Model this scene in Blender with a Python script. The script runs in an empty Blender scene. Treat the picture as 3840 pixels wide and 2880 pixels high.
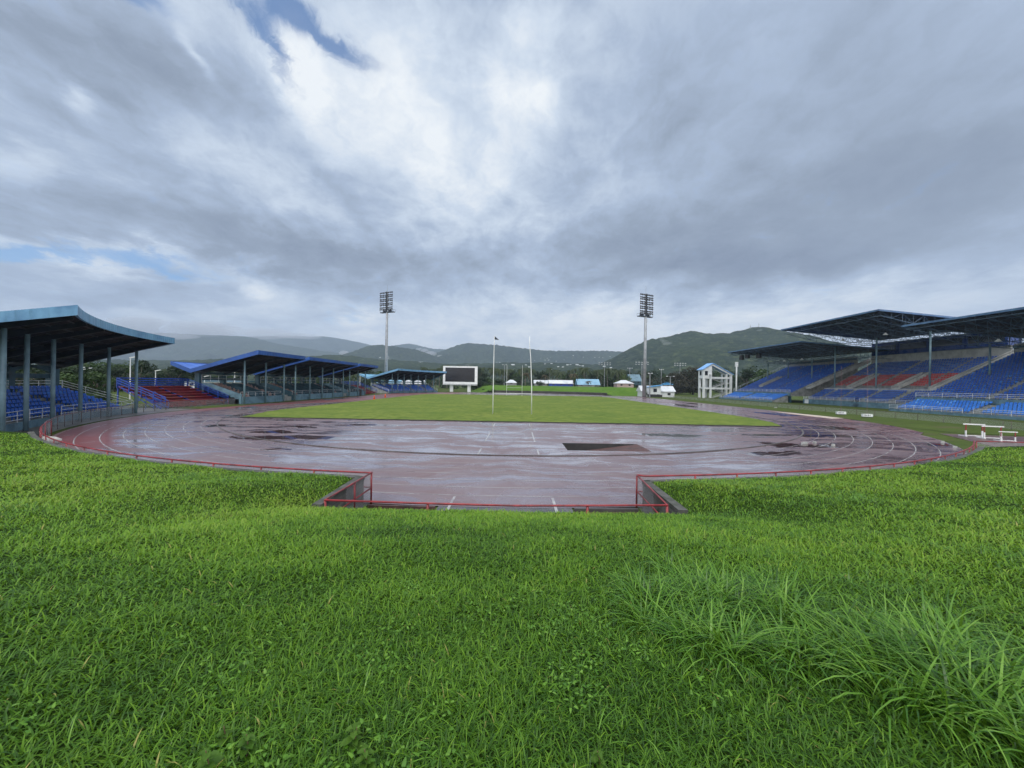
import bpy, math, random
import numpy as np
from mathutils import Vector, Matrix, noise as mnoise

rnd = random.Random(7)
R = math.radians
SC = bpy.context.scene
COL = SC.collection
F = 1442.0; VX, VY = 1938.0, 1441.0; ROLL = 0.0157; EYE = 4.43
def hor(px): return VY + ROLL * (px - VX)
def at(px, py, d):
    """world point at distance d (m) along the pitch for a point measured in the photograph"""
    return ((px - VX) / F * d, d, EYE + (hor(px) - py) / F * d)

# ------------------------------------------------------------------ nodes
class NT:
    def __init__(s, tree): s.t = tree; tree.nodes.clear()
    def n(s, typ, ins=None, **kw):
        x = s.t.nodes.new(typ)
        for k, v in kw.items(): setattr(x, k, v)
        for k, v in (ins or {}).items():
            sk = x.inputs[k]
            if isinstance(v, bpy.types.NodeSocket): s.t.links.new(v, sk)
            else: sk.default_value = v
        return x
    def math(s, op, a, b=0.0, c=0.0, clamp=False):
        return s.n('ShaderNodeMath', {0: a, 1: b, 2: c}, operation=op, use_clamp=clamp).outputs[0]
    def vm(s, op, a, b=(0, 0, 0)):
        x = s.n('ShaderNodeVectorMath', {0: a, 1: b}, operation=op)
        return x.outputs['Value'] if op in ('DOT_PRODUCT', 'LENGTH') else x.outputs[0]
    def noise(s, vec, scale, detail=4, rough=.5, dist=0.0, out=0):
        return s.n('ShaderNodeTexNoise', {'Vector': vec, 'Scale': scale, 'Detail': detail, 'Roughness': rough, 'Distortion': dist}).outputs[out]
    def mr(s, v, a, b, c=0.0, d=1.0, smooth=False):
        return s.n('ShaderNodeMapRange', {'Value': v, 'From Min': a, 'From Max': b, 'To Min': c, 'To Max': d},
                   interpolation_type='SMOOTHSTEP' if smooth else 'LINEAR').outputs[0]
    def mix(s, f, a, b, blend='MIX'):
        x = s.n('ShaderNodeMix', data_type='RGBA', blend_type=blend)
        for i, v in ((0, f), (6, a), (7, b)):
            if isinstance(v, bpy.types.NodeSocket): s.t.links.new(v, x.inputs[i])
            else: x.inputs[i].default_value = v if i == 0 else (*v[:3], 1)
        return x.outputs[2]
    def link(s, a, b): s.t.links.new(a, b)

def new_mat(name):
    m = bpy.data.materials.new(name); m.use_nodes = True
    return m, NT(m.node_tree)

def pbr(name, c, rough=.6, c2=None, scale=1.5, lo=.42, hi=.62, spec=.5, metal=0.0, bump=0.0, bscale=8.0, ribs=None, coord='pos', dirt=None):
    """noise-weathered Principled material; c2 = second colour of the wear, ribs = (axis, period) sheet-metal ribs"""
    m, t = new_mat(name)
    pos = t.n('ShaderNodeNewGeometry').outputs['Position'] if coord == 'pos' else t.n('ShaderNodeTexCoord').outputs['Object']
    col = c
    n1 = t.noise(pos, scale, 5, .6)
    if c2 is not None:
        col = t.mix(t.mr(n1, lo, hi), c, c2)
    if dirt is not None:
        col = t.mix(t.mr(t.noise(t.vm('MULTIPLY', pos, (2.5, 2.5, .35)), 1.0, 5, .65), .55, .75, 0, .7), col, dirt)
    b = t.n('ShaderNodeBsdfPrincipled', {'Metallic': metal, 'Specular IOR Level': spec})
    if isinstance(col, bpy.types.NodeSocket): t.link(col, b.inputs['Base Color'])
    else: b.inputs['Base Color'].default_value = (*col, 1)
    t.link(t.mr(t.noise(pos, scale * 2.3, 4, .6), .3, .7, max(rough - .12, .02), min(rough + .12, 1)), b.inputs['Roughness'])
    h = None
    if bump: h = t.noise(pos, bscale, 4, .6)
    if ribs:
        sx = t.n('ShaderNodeSeparateXYZ', {0: pos}).outputs[ribs[0]]
        w = t.math('SINE', t.math('MULTIPLY', sx, 2 * math.pi / ribs[1]))
        h = w
    if h is not None:
        bp = t.n('ShaderNodeBump', {'Height': h, 'Strength': bump or .5, 'Distance': .05})
        t.link(bp.outputs[0], b.inputs['Normal'])
    o = t.n('ShaderNodeOutputMaterial'); t.link(b.outputs[0], o.inputs[0])
    return m

# ------------------------------------------------------------------ mesh builder
class MB:
    def __init__(s): s.v = []; s.f = []; s.m = []
    def add(s, vs, fs, m=0):
        o = len(s.v); s.v.extend([tuple(p) for p in vs])
        s.f.extend([tuple(i + o for i in f) for f in fs]); s.m.extend([m] * len(fs)); return s
    def box(s, c, d, rz=0.0, m=0, taper=1.0):
        x, y, z = (a / 2 for a in d); ca, sa = math.cos(rz), math.sin(rz)
        vs = []
        for dz in (-z, z):
            k = 1 if dz < 0 else taper
            for dx, dy in ((-x, -y), (x, -y), (x, y), (-x, y)):
                dx *= k; dy *= k
                vs.append((c[0] + dx * ca - dy * sa, c[1] + dx * sa + dy * ca, c[2] + dz))
        return s.add(vs, [(3, 2, 1, 0), (4, 5, 6, 7), (0, 1, 5, 4), (1, 2, 6, 5), (2, 3, 7, 6), (3, 0, 4, 7)], m)
    def bar(s, a, b, w, h=None, m=0):
        h = h or w; a = Vector(a); b = Vector(b); d = (b - a)
        if d.length < 1e-6: return s
        d.normalize(); up = Vector((0, 0, 1)) if abs(d.z) < .95 else Vector((1, 0, 0))
        sd = d.cross(up).normalized(); up = sd.cross(d).normalized()
        vs = [p + sd * (i * w / 2) + up * (j * h / 2) for p in (a, b) for i, j in ((-1, -1), (1, -1), (1, 1), (-1, 1))]
        return s.add(vs, [(3, 2, 1, 0), (4, 5, 6, 7), (0, 1, 5, 4), (1, 2, 6, 5), (2, 3, 7, 6), (3, 0, 4, 7)], m)
    def tube(s, pts, r, n=8, m=0, cap=True, r2=None):
        pts = [Vector(p) for p in pts]; N = len(pts); vs = []; fs = []
        for i, p in enumerate(pts):
            d = (pts[min(i + 1, N - 1)] - pts[max(i - 1, 0)]).normalized()
            up = Vector((0, 0, 1)) if abs(d.z) < .95 else Vector((1, 0, 0))
            a = d.cross(up).normalized(); b = a.cross(d)
            rr = r if r2 is None else r + (r2 - r) * i / (N - 1)
            for k in range(n):
                t = 2 * math.pi * k / n
                vs.append(p + (a * math.cos(t) + b * math.sin(t)) * rr)
        for i in range(N - 1):
            for k in range(n):
                fs.append((i * n + k, i * n + (k + 1) % n, (i + 1) * n + (k + 1) % n, (i + 1) * n + k))
        if cap: fs += [tuple(range(n - 1, -1, -1)), tuple(range((N - 1) * n, N * n))]
        return s.add(vs, fs, m)
    def ext(s, mp, prof, ts, m=0, mf=None, caps=True):
        """sweep the closed profile [(s, z)] along ts through the map mp(s, t, z); mf = material per profile edge"""
        n = len(prof); vs = [mp(a, t, z) for t in ts for a, z in prof]; o = len(s.v)
        s.v.extend([tuple(p) for p in vs])
        for i in range(len(ts) - 1):
            for k in range(n if n > 2 else 1):
                s.f.append((o + i * n + k, o + i * n + (k + 1) % n, o + (i + 1) * n + (k + 1) % n, o + (i + 1) * n + k))
                s.m.append(mf[k] if mf else m)
        if caps:
            s.f.append(tuple(o + k for k in range(n - 1, -1, -1))); s.m.append(m)
            s.f.append(tuple(o + (len(ts) - 1) * n + k for k in range(n))); s.m.append(m)
        return s
    def lathe(s, c, prof, n=12, m=0):
        vs = [(c[0] + r * math.cos(2 * math.pi * k / n), c[1] + r * math.sin(2 * math.pi * k / n), c[2] + z) for r, z in prof for k in range(n)]
        fs = [(i * n + k, i * n + (k + 1) % n, (i + 1) * n + (k + 1) % n, (i + 1) * n + k) for i in range(len(prof) - 1) for k in range(n)]
        fs += [tuple(range(n - 1, -1, -1)), tuple(range((len(prof) - 1) * n, len(prof) * n))]
        return s.add(vs, fs, m)

OFF = {}
def mesh_of(name, mb, mats, off=(0, 0, 0), smooth=False):
    me = bpy.data.meshes.new(name)
    me.from_pydata([(a - off[0], b - off[1], c - off[2]) for a, b, c in mb.v], [], mb.f)
    for m in (mats if isinstance(mats, (list, tuple)) else [mats]): me.materials.append(m)
    if any(mb.m): me.polygons.foreach_set('material_index', mb.m)
    if smooth: me.polygons.foreach_set('use_smooth', [True] * len(me.polygons))
    me.update(); return me
def obj(name, mb, mats, parent=None, smooth=False, kind=None, label=None):
    off = OFF.get(parent.name, (0, 0, 0)) if parent else (0, 0, 0)
    o = bpy.data.objects.new(name, mesh_of(name, mb, mats, off, smooth)); COL.objects.link(o)
    if parent: o.parent = parent
    OFF[o.name] = off
    if kind: o['kind'] = kind
    if label: o['label'] = label
    return o
def tag(o, label, cat, group=None):
    o['label'] = label; o['category'] = cat
    if group: o['group'] = group
    return o
def thing(name, loc, label, cat, group=None):
    o = bpy.data.objects.new(name, None); COL.objects.link(o); o.location = loc; o.empty_display_size = .5
    OFF[o.name] = tuple(loc); return tag(o, label, cat, group)
def dup(o, loc=None, rz=None, label=None, scale=None):
    def cp(x, p):
        c = x.copy(); COL.objects.link(c)
        if p is not None: c.parent = p
        for ch in x.children: cp(ch, c)
        return c
    c = cp(o, None)
    if loc is not None: c.location = loc
    if rz is not None: c.rotation_euler = (0, 0, rz)
    if scale is not None: c.scale = scale if hasattr(scale, '__len__') else (scale,) * 3
    if label: c['label'] = label
    return c
def lin(r, g, b):
    f = lambda x: (x / 255 / 12.92) if x / 255 <= .04045 else ((x / 255 + .055) / 1.055) ** 2.4
    return (f(r), f(g), f(b))
def frange(a, b, n): return [a + (b - a) * i / n for i in range(n + 1)]

# ------------------------------------------------------------------ materials
M = {}
M['conc'] = pbr('weathered_concrete', (.26, .27, .26), .75, (.15, .16, .155), .9, bump=.25, bscale=3, dirt=(.07, .075, .07))
M['conc_pale'] = pbr('pale_concrete', (.42, .43, .41), .7, (.3, .31, .3), .7, bump=.2, bscale=3, dirt=(.16, .16, .15))
M['teal_wall'] = pbr('teal_painted_concrete', lin(96, 128, 142), .55, lin(74, 102, 116), .8, bump=.2, bscale=4, dirt=lin(60, 76, 84))
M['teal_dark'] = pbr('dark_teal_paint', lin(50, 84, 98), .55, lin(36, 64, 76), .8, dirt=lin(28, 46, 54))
M['block'] = None
M['col'] = pbr('grey_green_column_paint', lin(118, 146, 156), .5, lin(94, 120, 132), .5, dirt=lin(62, 82, 92))
M['fascia_pale'] = pbr('pale_blue_fascia', lin(108, 158, 192), .45, lin(86, 134, 172), .6, ribs=(1, .4), bump=.25, dirt=lin(72, 118, 140))
M['fascia_blue'] = pbr('blue_fascia', lin(30, 80, 152), .45, lin(22, 64, 130), .6, ribs=(1, .45), bump=.35, dirt=lin(24, 58, 130))
M['roof_blue'] = pbr('blue_roof_sheet', lin(52, 104, 190), .4, lin(42, 90, 172), .5, ribs=(1, .5), bump=.4)
M['roof_pale'] = pbr('pale_blue_roof_sheet', lin(104, 164, 190), .4, lin(88, 148, 176), .5, ribs=(1, .5), bump=.4)
M['soffit'] = pbr('shaded_roof_underside', (.02, .022, .026), .7, (.012, .013, .016), .4, ribs=(1, .6), bump=.4)  # shade under the roofs is put into this near-black colour
M['seat_blue'] = pbr('blue_plastic_seat', (.005, .085, .44), .28, (.01, .12, .54), .35, lo=.4, hi=.6, spec=.55)
M['seat_skylit'] = pbr('wet_skylit_blue_seat', (.045, .19, .6), .22, (.03, .15, .52), .35, spec=.8)
M['seat_red'] = pbr('red_plastic_seat', (.56, .018, .022), .3, (.44, .016, .02), .35, spec=.55)
M['seat_brown'] = pbr('faded_brown_seat', (.36, .25, .22), .4, (.2, .11, .09), 1.2)
M['galv'] = pbr('galvanised_pipe', (.6, .62, .64), .3, (.46, .48, .5), 1.0, metal=.2)
M['steel_dark'] = pbr('dark_steel', lin(44, 54, 66), .5, lin(32, 40, 50), .8, metal=.2)
M['truss'] = pbr('blue_grey_truss_paint', lin(96, 116, 136), .5, lin(72, 92, 110), .7)
M['edge'] = pbr('blue_grey_edge_trim', lin(84, 116, 150), .45, lin(64, 92, 124), .7)
M['blue_steel'] = pbr('blue_painted_steel', lin(24, 66, 158), .45, lin(18, 52, 128), .8, dirt=lin(22, 40, 80))
M['bench_red'] = pbr('red_bench_paint', lin(138, 26, 34), .4, lin(110, 20, 28), 1.2, spec=.6, dirt=lin(80, 20, 24))
M['rail_red'] = pbr('red_rail_paint', lin(146, 48, 52), .4, lin(100, 34, 38), 2.5, dirt=lin(84, 34, 34), bump=.15, bscale=30)
M['rail_dull'] = pbr('faded_pink_rail_paint', lin(140, 112, 116), .5, lin(108, 84, 88), 2.0)
M['post_brown'] = pbr('brown_post_paint', lin(84, 60, 56), .6, lin(60, 46, 44), 2.0)
M['white'] = pbr('white_paint', (.74, .76, .76), .5, (.62, .65, .66), .6, dirt=(.45, .46, .44))
M['white_metal'] = pbr('white_metal_paint', (.76, .77, .77), .35, (.64, .66, .66), 1.0)
M['black'] = pbr('black_screen', (.006, .006, .009), .25, spec=.5)
M['dark'] = pbr('dark_rubber', (.02, .02, .022), .6, (.035, .034, .034), 2)
M['glass'] = pbr('dark_window_glass', (.02, .024, .03), .12, spec=.7)
M['blue_pane'] = pbr('blue_tinted_panel', (.012, .05, .22), .3, (.008, .03, .14), .2)
M['orange'] = pbr('orange_cone_plastic', (.7, .12, .03), .4)
M['sand'] = pbr('wet_sand', (.5, .43, .36), .8, (.36, .3, .25), 1.2, bump=.3, bscale=6)
M['mast'] = pbr('galvanised_mast', (.33, .35, .37), .45, (.24, .25, .27), .5, metal=.35)
M['bark'] = pbr('bark', (.09, .07, .05), .9, (.14, .12, .1), 1.5, bump=.5, bscale=10, coord='obj')
M['palm_bark'] = pbr('palm_bark', (.2, .18, .15), .9, (.13, .115, .095), 1.5, coord='obj')
M['apron'] = pbr('damp_concrete_apron', (.13, .125, .11), .45, (.075, .072, .064), .5, bump=.2, bscale=2)
M['kerb'] = pbr('worn_kerb', (.12, .11, .11), .5, (.06, .055, .055), .4)
M['line'] = pbr('worn_white_line', (.38, .38, .38), .3, (.17, .14, .15), .35, lo=.46, hi=.64)
M['rock'] = pbr('pale_rock', (.5, .48, .44), .8, (.3, .29, .27), 3, bump=.6, bscale=5)

def seat_mat(name, a, b, c):
    m, t = new_mat(name)
    r = t.n('ShaderNodeNewGeometry').outputs['Random Per Island']
    col = t.mix(t.math('POWER', r, 1.6), a, b); col = t.mix(t.mr(r, .9, .97), col, c)
    p = t.n('ShaderNodeBsdfPrincipled', {'Base Color': col, 'Roughness': t.mr(r, 0, 1, .3, .5), 'Specular IOR Level': .32})
    o = t.n('ShaderNodeOutputMaterial'); t.link(p.outputs[0], o.inputs[0]); return m
M['seat_blue'] = seat_mat('blue_plastic_seat', (.003, .075, .42), (.010, .13, .58), (.04, .2, .6))
M['seat_skylit'] = seat_mat('wet_skylit_blue_seat', (.03, .16, .56), (.06, .24, .66), (.12, .32, .7))  # sky sheen on the wet seats is painted as a paler blue
M['seat_red'] = seat_mat('red_plastic_seat', (.46, .012, .016), (.62, .022, .026), (.6, .07, .06))
def foliage(name, cols, scale=.25, trans=.3, rough=.6):
    m, t = new_mat(name)
    pos = t.n('ShaderNodeNewGeometry').outputs['Position']
    a = t.noise(pos, scale, 4, .6); b = t.noise(pos, scale * 9, 2, .6)
    c = t.mix(t.mr(a, .36, .64), cols[0], cols[1]); c = t.mix(t.mr(b, .5, .8, 0, .8), c, cols[2])
    p = t.n('ShaderNodeBsdfPrincipled', {'Base Color': c, 'Roughness': rough, 'Specular IOR Level': .35})
    tr = t.n('ShaderNodeBsdfTranslucent', {'Color': c})
    x = t.n('ShaderNodeMixShader', {0: trans, 1: p.outputs[0], 2: tr.outputs[0]})
    o = t.n('ShaderNodeOutputMaterial'); t.link(x.outputs[0], o.inputs[0]); return m
M['leaf_dark'] = foliage('dark_green_foliage', [(.012, .028, .01), (.022, .045, .014), (.045, .075, .022)])
M['leaf_mid'] = foliage('mid_green_foliage', [(.028, .062, .016), (.05, .095, .022), (.09, .135, .035)])
M['leaf_brown'] = foliage('brownish_green_foliage', [(.022, .024, .012), (.034, .032, .016), (.055, .05, .025)])
M['leaf_yellow'] = foliage('yellow_green_foliage', [(.05, .09, .016), (.08, .12, .02), (.11, .15, .03)])
M['frond'] = foliage('palm_fronds', [(.038, .062, .022), (.06, .085, .028), (.11, .12, .05)])
M['frond_tan'] = foliage('browning_palm_fronds', [(.05, .05, .02), (.085, .065, .03), (.13, .1, .05)])

# track: dark red rubber under a film of water, smooth where it stands in puddles
CX, CN = -.6, 60.2
def track_mat():
    m, t = new_mat('wet_running_track')
    pos = t.n('ShaderNodeNewGeometry').outputs['Position']
    w = t.noise(pos, .22, 3, .5, out=1)
    wp = t.vm('ADD', pos, t.vm('MULTIPLY', t.vm('SUBTRACT', w, (.5, .5, .5)), (5, 5, 0)))
    big = t.noise(wp, .11, 6, .62); mid = t.noise(wp, .5, 6, .65); fine = t.noise(pos, 14, 3, .6)
    strk = t.noise(t.vm('MULTIPLY', wp, (.16, .9, 1)), 1.0, 5, .6)
    c = t.mix(t.mr(big, .4, .62), (.115, .052, .053), (.155, .095, .098))
    c = t.mix(t.mr(mid, .45, .75, 0, .5), c, (.19, .12, .115))
    c = t.mix(t.mr(fine, .5, .8, 0, .35), c, (.03, .018, .018))
    # the unworn outer lanes at the left and the home straight keep their red
    ctr = t.vm('SUBTRACT', pos, (CX, CN, 0)); rr = t.vm('LENGTH', ctr); sp = t.n('ShaderNodeSeparateXYZ', {0: ctr}).outputs
    red = t.math('MULTIPLY', t.mr(rr, 42.6, 43.6, 0, 1, True), t.mr(sp[0], -28, -22, 1, 0, True))
    red2 = t.math('MULTIPLY', t.mr(sp[0], 34, 44, 0, .6, True), t.mr(mid, .35, .6))
    c = t.mix(t.math('MAXIMUM', red, red2), c, (.15, .022, .024))
    # standing water
    acc = None
    for (x, y, sx, sy, rz) in [(-17.2, 29.6, 4.6, 1.5, -.1), (-21, 33, 2.6, .8, .2), (-13.2, 39.5, 5.5, .8, .06), (-21, 36.5, 3.0, .8, .3), (-28.5, 37, 1.4, 1.6, 0),
                               (-15, 24.5, 2.0, .35, -.05), (22, 29.6, 4.2, 1.1, .14), (17.5, 26, 3.0, .8, .1), (14, 35, 4.0, .6, 0), (29, 36, 3.5, 1.1, .2), (26, 24, 2.6, .5, .1),
                               (30, 46, 2.0, 2.2, 0), (36, 31.5, 2.4, .9, .1), (37, 44, 2.4, 2.0, 0), (24, 36, 3.0, .6, .1), (44, 66, 2.2, 5.0, 0), (39, 90, 1.6, 7, 0),
                               (-34, 48, 1.2, 3.0, 0), (-24.6, 43, 1.8, .8, .4), (46, 100, 1.5, 8, 0), (-45, 100, 1.0, 12, 0), (-43, 62, 1.2, 2.5, .2)]:
        mp = t.n('ShaderNodeMapping', {'Vector': wp, 'Location': (x, y, 0), 'Rotation': (0, 0, rz), 'Scale': (sx, sy, 1e6)}, vector_type='TEXTURE').outputs[0]
        g = t.math('EXPONENT', t.math('MULTIPLY', t.vm('DOT_PRODUCT', mp, mp), -1.0))
        acc = g if acc is None else t.math('MAXIMUM', acc, g)
    pud = t.mr(t.math('ADD', acc, t.math('MULTIPLY', t.math('SUBTRACT', t.noise(wp, .8, 5, .6), .5), 1.15)), .40, .56, smooth=True)
    film = t.mr(t.math('ADD', t.math('MULTIPLY', strk, .45), t.math('ADD', t.math('MULTIPLY', mid, .25), t.math('MULTIPLY', big, .3))), .42, .58, .5, .08)
    film = t.math('MAXIMUM', film, t.math('MULTIPLY', red, .42))
    rough = t.mix(pud, film, (.015, .015, .015))
    rough = t.math('ADD', rough, t.math('MULTIPLY', t.math('MULTIPLY', t.math('SUBTRACT', fine, .5), .06), t.math('SUBTRACT', 1, pud)), clamp=True)
    c = t.mix(t.math('MULTIPLY', pud, .75), c, (.022, .01, .01))
    b = t.n('ShaderNodeBsdfPrincipled', {'Base Color': c, 'Roughness': rough, 'IOR': 1.7})
    t.link(t.mix(pud, (.9, .9, .9), (.3, .3, .3)), b.inputs['Specular IOR Level'])
    bp = t.n('ShaderNodeBump', {'Height': t.noise(pos, 6, 4, .6), 'Strength': t.mix(pud, (.06, .06, .06), (0, 0, 0)), 'Distance': .02})
    t.link(bp.outputs[0], b.inputs['Normal'])
    # flooded film: broad smooth sheets of water that mirror the sky at low angles
    wet = t.mr(t.math('ADD', t.math('MULTIPLY', strk, .55), t.math('MULTIPLY', big, .45)), .44, .60, .10, 1.0, True)
    fac = t.n('ShaderNodeLayerWeight', {'Blend': .5}).outputs['Facing']
    k = t.math('MULTIPLY', t.math('MULTIPLY', wet, t.mr(fac, .55, .92, 0, .5)), t.math('SUBTRACT', 1.0, t.math('MAXIMUM', t.math('MULTIPLY', pud, .6), t.math('MULTIPLY', red, .8))))
    gl = t.n('ShaderNodeBsdfGlossy', {'Color': (.93, .95, 1, 1), 'Roughness': t.mr(wet, 0, 1, .3, .1)})
    t.link(bp.outputs[0], gl.inputs['Normal'])
    ms = t.n('ShaderNodeMixShader', {0: k, 1: b.outputs[0], 2: gl.outputs[0]})
    o = t.n('ShaderNodeOutputMaterial'); t.link(ms.outputs[0], o.inputs[0]); return m
M['track'] = track_mat()

def turf(name, a, b, c, s1=.12, s2=3.0, bump=.5, soil=None):
    m, t = new_mat(name)
    pos = t.n('ShaderNodeNewGeometry').outputs['Position']
    col = t.mix(t.mr(t.noise(pos, s1, 5, .6), .38, .62), a, b)
    col = t.mix(t.mr(t.noise(pos, s2, 4, .7), .42, .72, 0, .8), col, c)
    if soil: col = t.mix(t.mr(t.noise(pos, s1 * 2.2, 5, .65), .56, .7, 0, .8), col, soil)
    p = t.n('ShaderNodeBsdfPrincipled', {'Base Color': col, 'Roughness': .85, 'Specular IOR Level': .04})
    bp = t.n('ShaderNodeBump', {'Height': t.noise(pos, s2 * 4, 4, .7), 'Strength': bump, 'Distance': .08})
    t.link(bp.outputs[0], p.inputs['Normal'])
    o = t.n('ShaderNodeOutputMaterial'); t.link(p.outputs[0], o.inputs[0]); return m
M['pitch'] = turf('pitch_turf', (.115, .165, .034), (.165, .205, .045), (.055, .10, .018), .13, .9)
M['rough_turf'] = turf('rough_turf', (.075, .105, .026), (.06, .09, .022), (.045, .06, .02), .1, .9, soil=(.1, .085, .05))
M['bank_soil'] = turf('bank_under_grass', (.02, .045, .008), (.03, .06, .01), (.012, .025, .005), .5, 5)
M['bank_far'] = turf('far_bank_turf', (.075, .15, .022), (.10, .175, .03), (.05, .105, .016), .12, .8)
M['dirt'] = turf('wet_dirt_and_straw', (.12, .09, .05), (.09, .075, .045), (.05, .055, .025), .8, 9)
def hill_mat():
    m, t = new_mat('hill_forest')
    pos = t.n('ShaderNodeNewGeometry').outputs['Position']
    a = t.noise(pos, .0045, 5, .6); b = t.noise(pos, .045, 4, .65); c_ = t.noise(pos, .16, 3, .6)
    col = t.mix(t.mr(a, .4, .6), (.012, .026, .012), (.024, .042, .017))
    col = t.mix(t.mr(b, .5, .68), col, (.075, .098, .04)); col = t.mix(t.mr(c_, .48, .72, 0, .75), col, (.006, .013, .007))
    p = t.n('ShaderNodeBsdfPrincipled', {'Base Color': col, 'Roughness': .9, 'Specular IOR Level': .05})
    h = t.math('ADD', t.math('MULTIPLY', b, 14), t.math('MULTIPLY', c_, 6))
    bp = t.n('ShaderNodeBump', {'Height': h, 'Strength': 1.0, 'Distance': 1.0}); t.link(bp.outputs[0], p.inputs['Normal'])
    o = t.n('ShaderNodeOutputMaterial'); t.link(p.outputs[0], o.inputs[0]); return m
M['hill'] = hill_mat()

def block_mat():
    m, t = new_mat('stained_concrete_block')
    tc = t.n('ShaderNodeTexCoord').outputs['Object']
    mp = t.n('ShaderNodeMapping', {'Vector': tc, 'Rotation': (R(90), 0, R(90))}).outputs[0]
    pos = t.n('ShaderNodeNewGeometry').outputs['Position']
    s = t.n('ShaderNodeSeparateXYZ', {0: pos}).outputs
    uv = t.n('ShaderNodeCombineXYZ', {0: t.math('ADD', s[1], t.math('MULTIPLY', s[0], .7)), 1: s[2], 2: 0}).outputs[0]
    br = t.n('ShaderNodeTexBrick', {'Vector': uv, 'Color1': (.12, .116, .104, 1), 'Color2': (.075, .075, .068, 1), 'Mortar': (.05, .05, .045, 1), 'Scale': 1.0,
                                    'Mortar Size': .012, 'Brick Width': .42, 'Row Height': .2})
    c = t.mix(t.mr(t.noise(pos, 3, 6, .7), .45, .7, 0, .8), br.outputs[0], (.2, .19, .17))
    c = t.mix(t.mr(t.noise(pos, 1.3, 5, .7), .5, .66, 0, .8), c, (.035, .04, .03))
    b = t.n('ShaderNodeBsdfPrincipled', {'Base Color': c, 'Roughness': .8})
    bp = t.n('ShaderNodeBump', {'Height': t.math('ADD', br.outputs[1], t.noise(pos, 20, 3, .6)), 'Strength': .5, 'Distance': .01})
    t.link(bp.outputs[0], b.inputs['Normal'])
    o = t.n('ShaderNodeOutputMaterial'); t.link(b.outputs[0], o.inputs[0]); return m
M['block'] = block_mat()

def mesh_wire_mat():
    """diamond wire netting: wires are opaque, the openings let everything through"""
    m, t = new_mat('chain_link_wire')
    s = t.n('ShaderNodeSeparateXYZ', {0: t.n('ShaderNodeUVMap', uv_map='uv').outputs[0]}).outputs
    k = 2 * math.pi / .09
    w = t.math('MAXIMUM', t.math('ABSOLUTE', t.math('SINE', t.math('MULTIPLY', t.math('ADD', s[0], s[1]), k / 2))),
               t.math('ABSOLUTE', t.math('SINE', t.math('MULTIPLY', t.math('SUBTRACT', s[0], s[1]), k / 2))))
    mask = t.math('GREATER_THAN', w, .972)
    b = t.n('ShaderNodeBsdfPrincipled', {'Base Color': (.42, .43, .44, 1), 'Roughness': .5, 'Metallic': .2})
    x = t.n('ShaderNodeMixShader', {0: mask, 1: t.n('ShaderNodeBsdfTransparent').outputs[0], 2: b.outputs[0]})
    o = t.n('ShaderNodeOutputMaterial'); t.link(x.outputs[0], o.inputs[0]); return m
M['wire'] = mesh_wire_mat()

def wire_panel(path, z0, z1, parent, name='wire_netting'):
    """netting strip along path [(x, y)] with metric uv"""
    vs = []; uv = []; d = 0
    for i, (x, y) in enumerate(path):
        if i: d += math.dist(path[i - 1], (x, y))
        vs += [(x, y, z0), (x, y, z1)]; uv += [(d, 0), (d, z1 - z0)]
    mb = MB().add(vs, [(2 * i, 2 * i + 2, 2 * i + 3, 2 * i + 1) for i in range(len(path) - 1)])
    o = obj(name, mb, M['wire'], parent)
    l = o.data.uv_layers.new(name='uv')
    for lp in o.data.loops: l.data[lp.index].uv = uv[lp.vertex_index]
    return o

# ------------------------------------------------------------------ camera
cam = bpy.data.cameras.new('camera'); co = bpy.data.objects.new('camera', cam); COL.objects.link(co)
cam.sensor_width = 36; cam.lens = F / 3840 * 36; cam.clip_start = .05; cam.clip_end = 30000
cam.shift_x = -(VX - 1920) / 3840
co.matrix_world = Matrix.Translation((0, 0, EYE)) @ Matrix.Rotation(R(90), 4, 'X') @ Matrix.Rotation(ROLL, 4, 'Z')
SC.camera = co

# ------------------------------------------------------------------ stadium geometry
CX, CN, CF, RK = -.6, 60.2, 144.6, 36.5      # bend centres and kerb radius
LW = 1.22; RO = RK + 8 * LW                   # outer edge of lane 8
RS = 50.4                                     # right edge of the wide home straight
def mapA(s, t, z): a = R(t); return (CX - s * math.cos(a), CN - s * math.sin(a), z)
def mapC(s, t, z): a = R(t); return (CX - s * math.cos(a), CF + s * math.sin(a), z)
def mapL(s, t, z): return (CX - s, t, z)
def mapR(s, t, z): return (s, t, z)
def mapN(s, t, z): a = R(t); return (CX + s * math.sin(a), CN - s * math.cos(a), z)   # near bend, t from -180..180, 0 = towards the camera

def flat(name, outline, z, mat, hole=None, kind='structure'):
    import bmesh
    bm = bmesh.new(); es = []
    for loop in [outline] + ([hole] if hole else []):
        vs = [bm.verts.new((x, y, z)) for x, y in loop]
        es += [bm.edges.new((vs[i], vs[(i + 1) % len(vs)])) for i in range(len(vs))]
    bmesh.ops.triangle_fill(bm, edges=es, use_beauty=True)
    for f in bm.faces:
        if f.normal.z < 0: f.normal_flip()
    me = bpy.data.meshes.new(name); bm.to_mesh(me); bm.free(); me.materials.append(mat)
    o = bpy.data.objects.new(name, me); COL.objects.link(o); o['kind'] = kind; return o

PIT = (3.5, 9.2, 26.0, 29.25)
hole = [(PIT[0], PIT[2]), (PIT[1], PIT[2]), (PIT[1], PIT[3]), (PIT[0], PIT[3])]
flat('ground', [(-12000, -400), (12000, -400), (12000, 9000), (-12000, 9000)], -.05, M['rough_turf'], hole)
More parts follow.
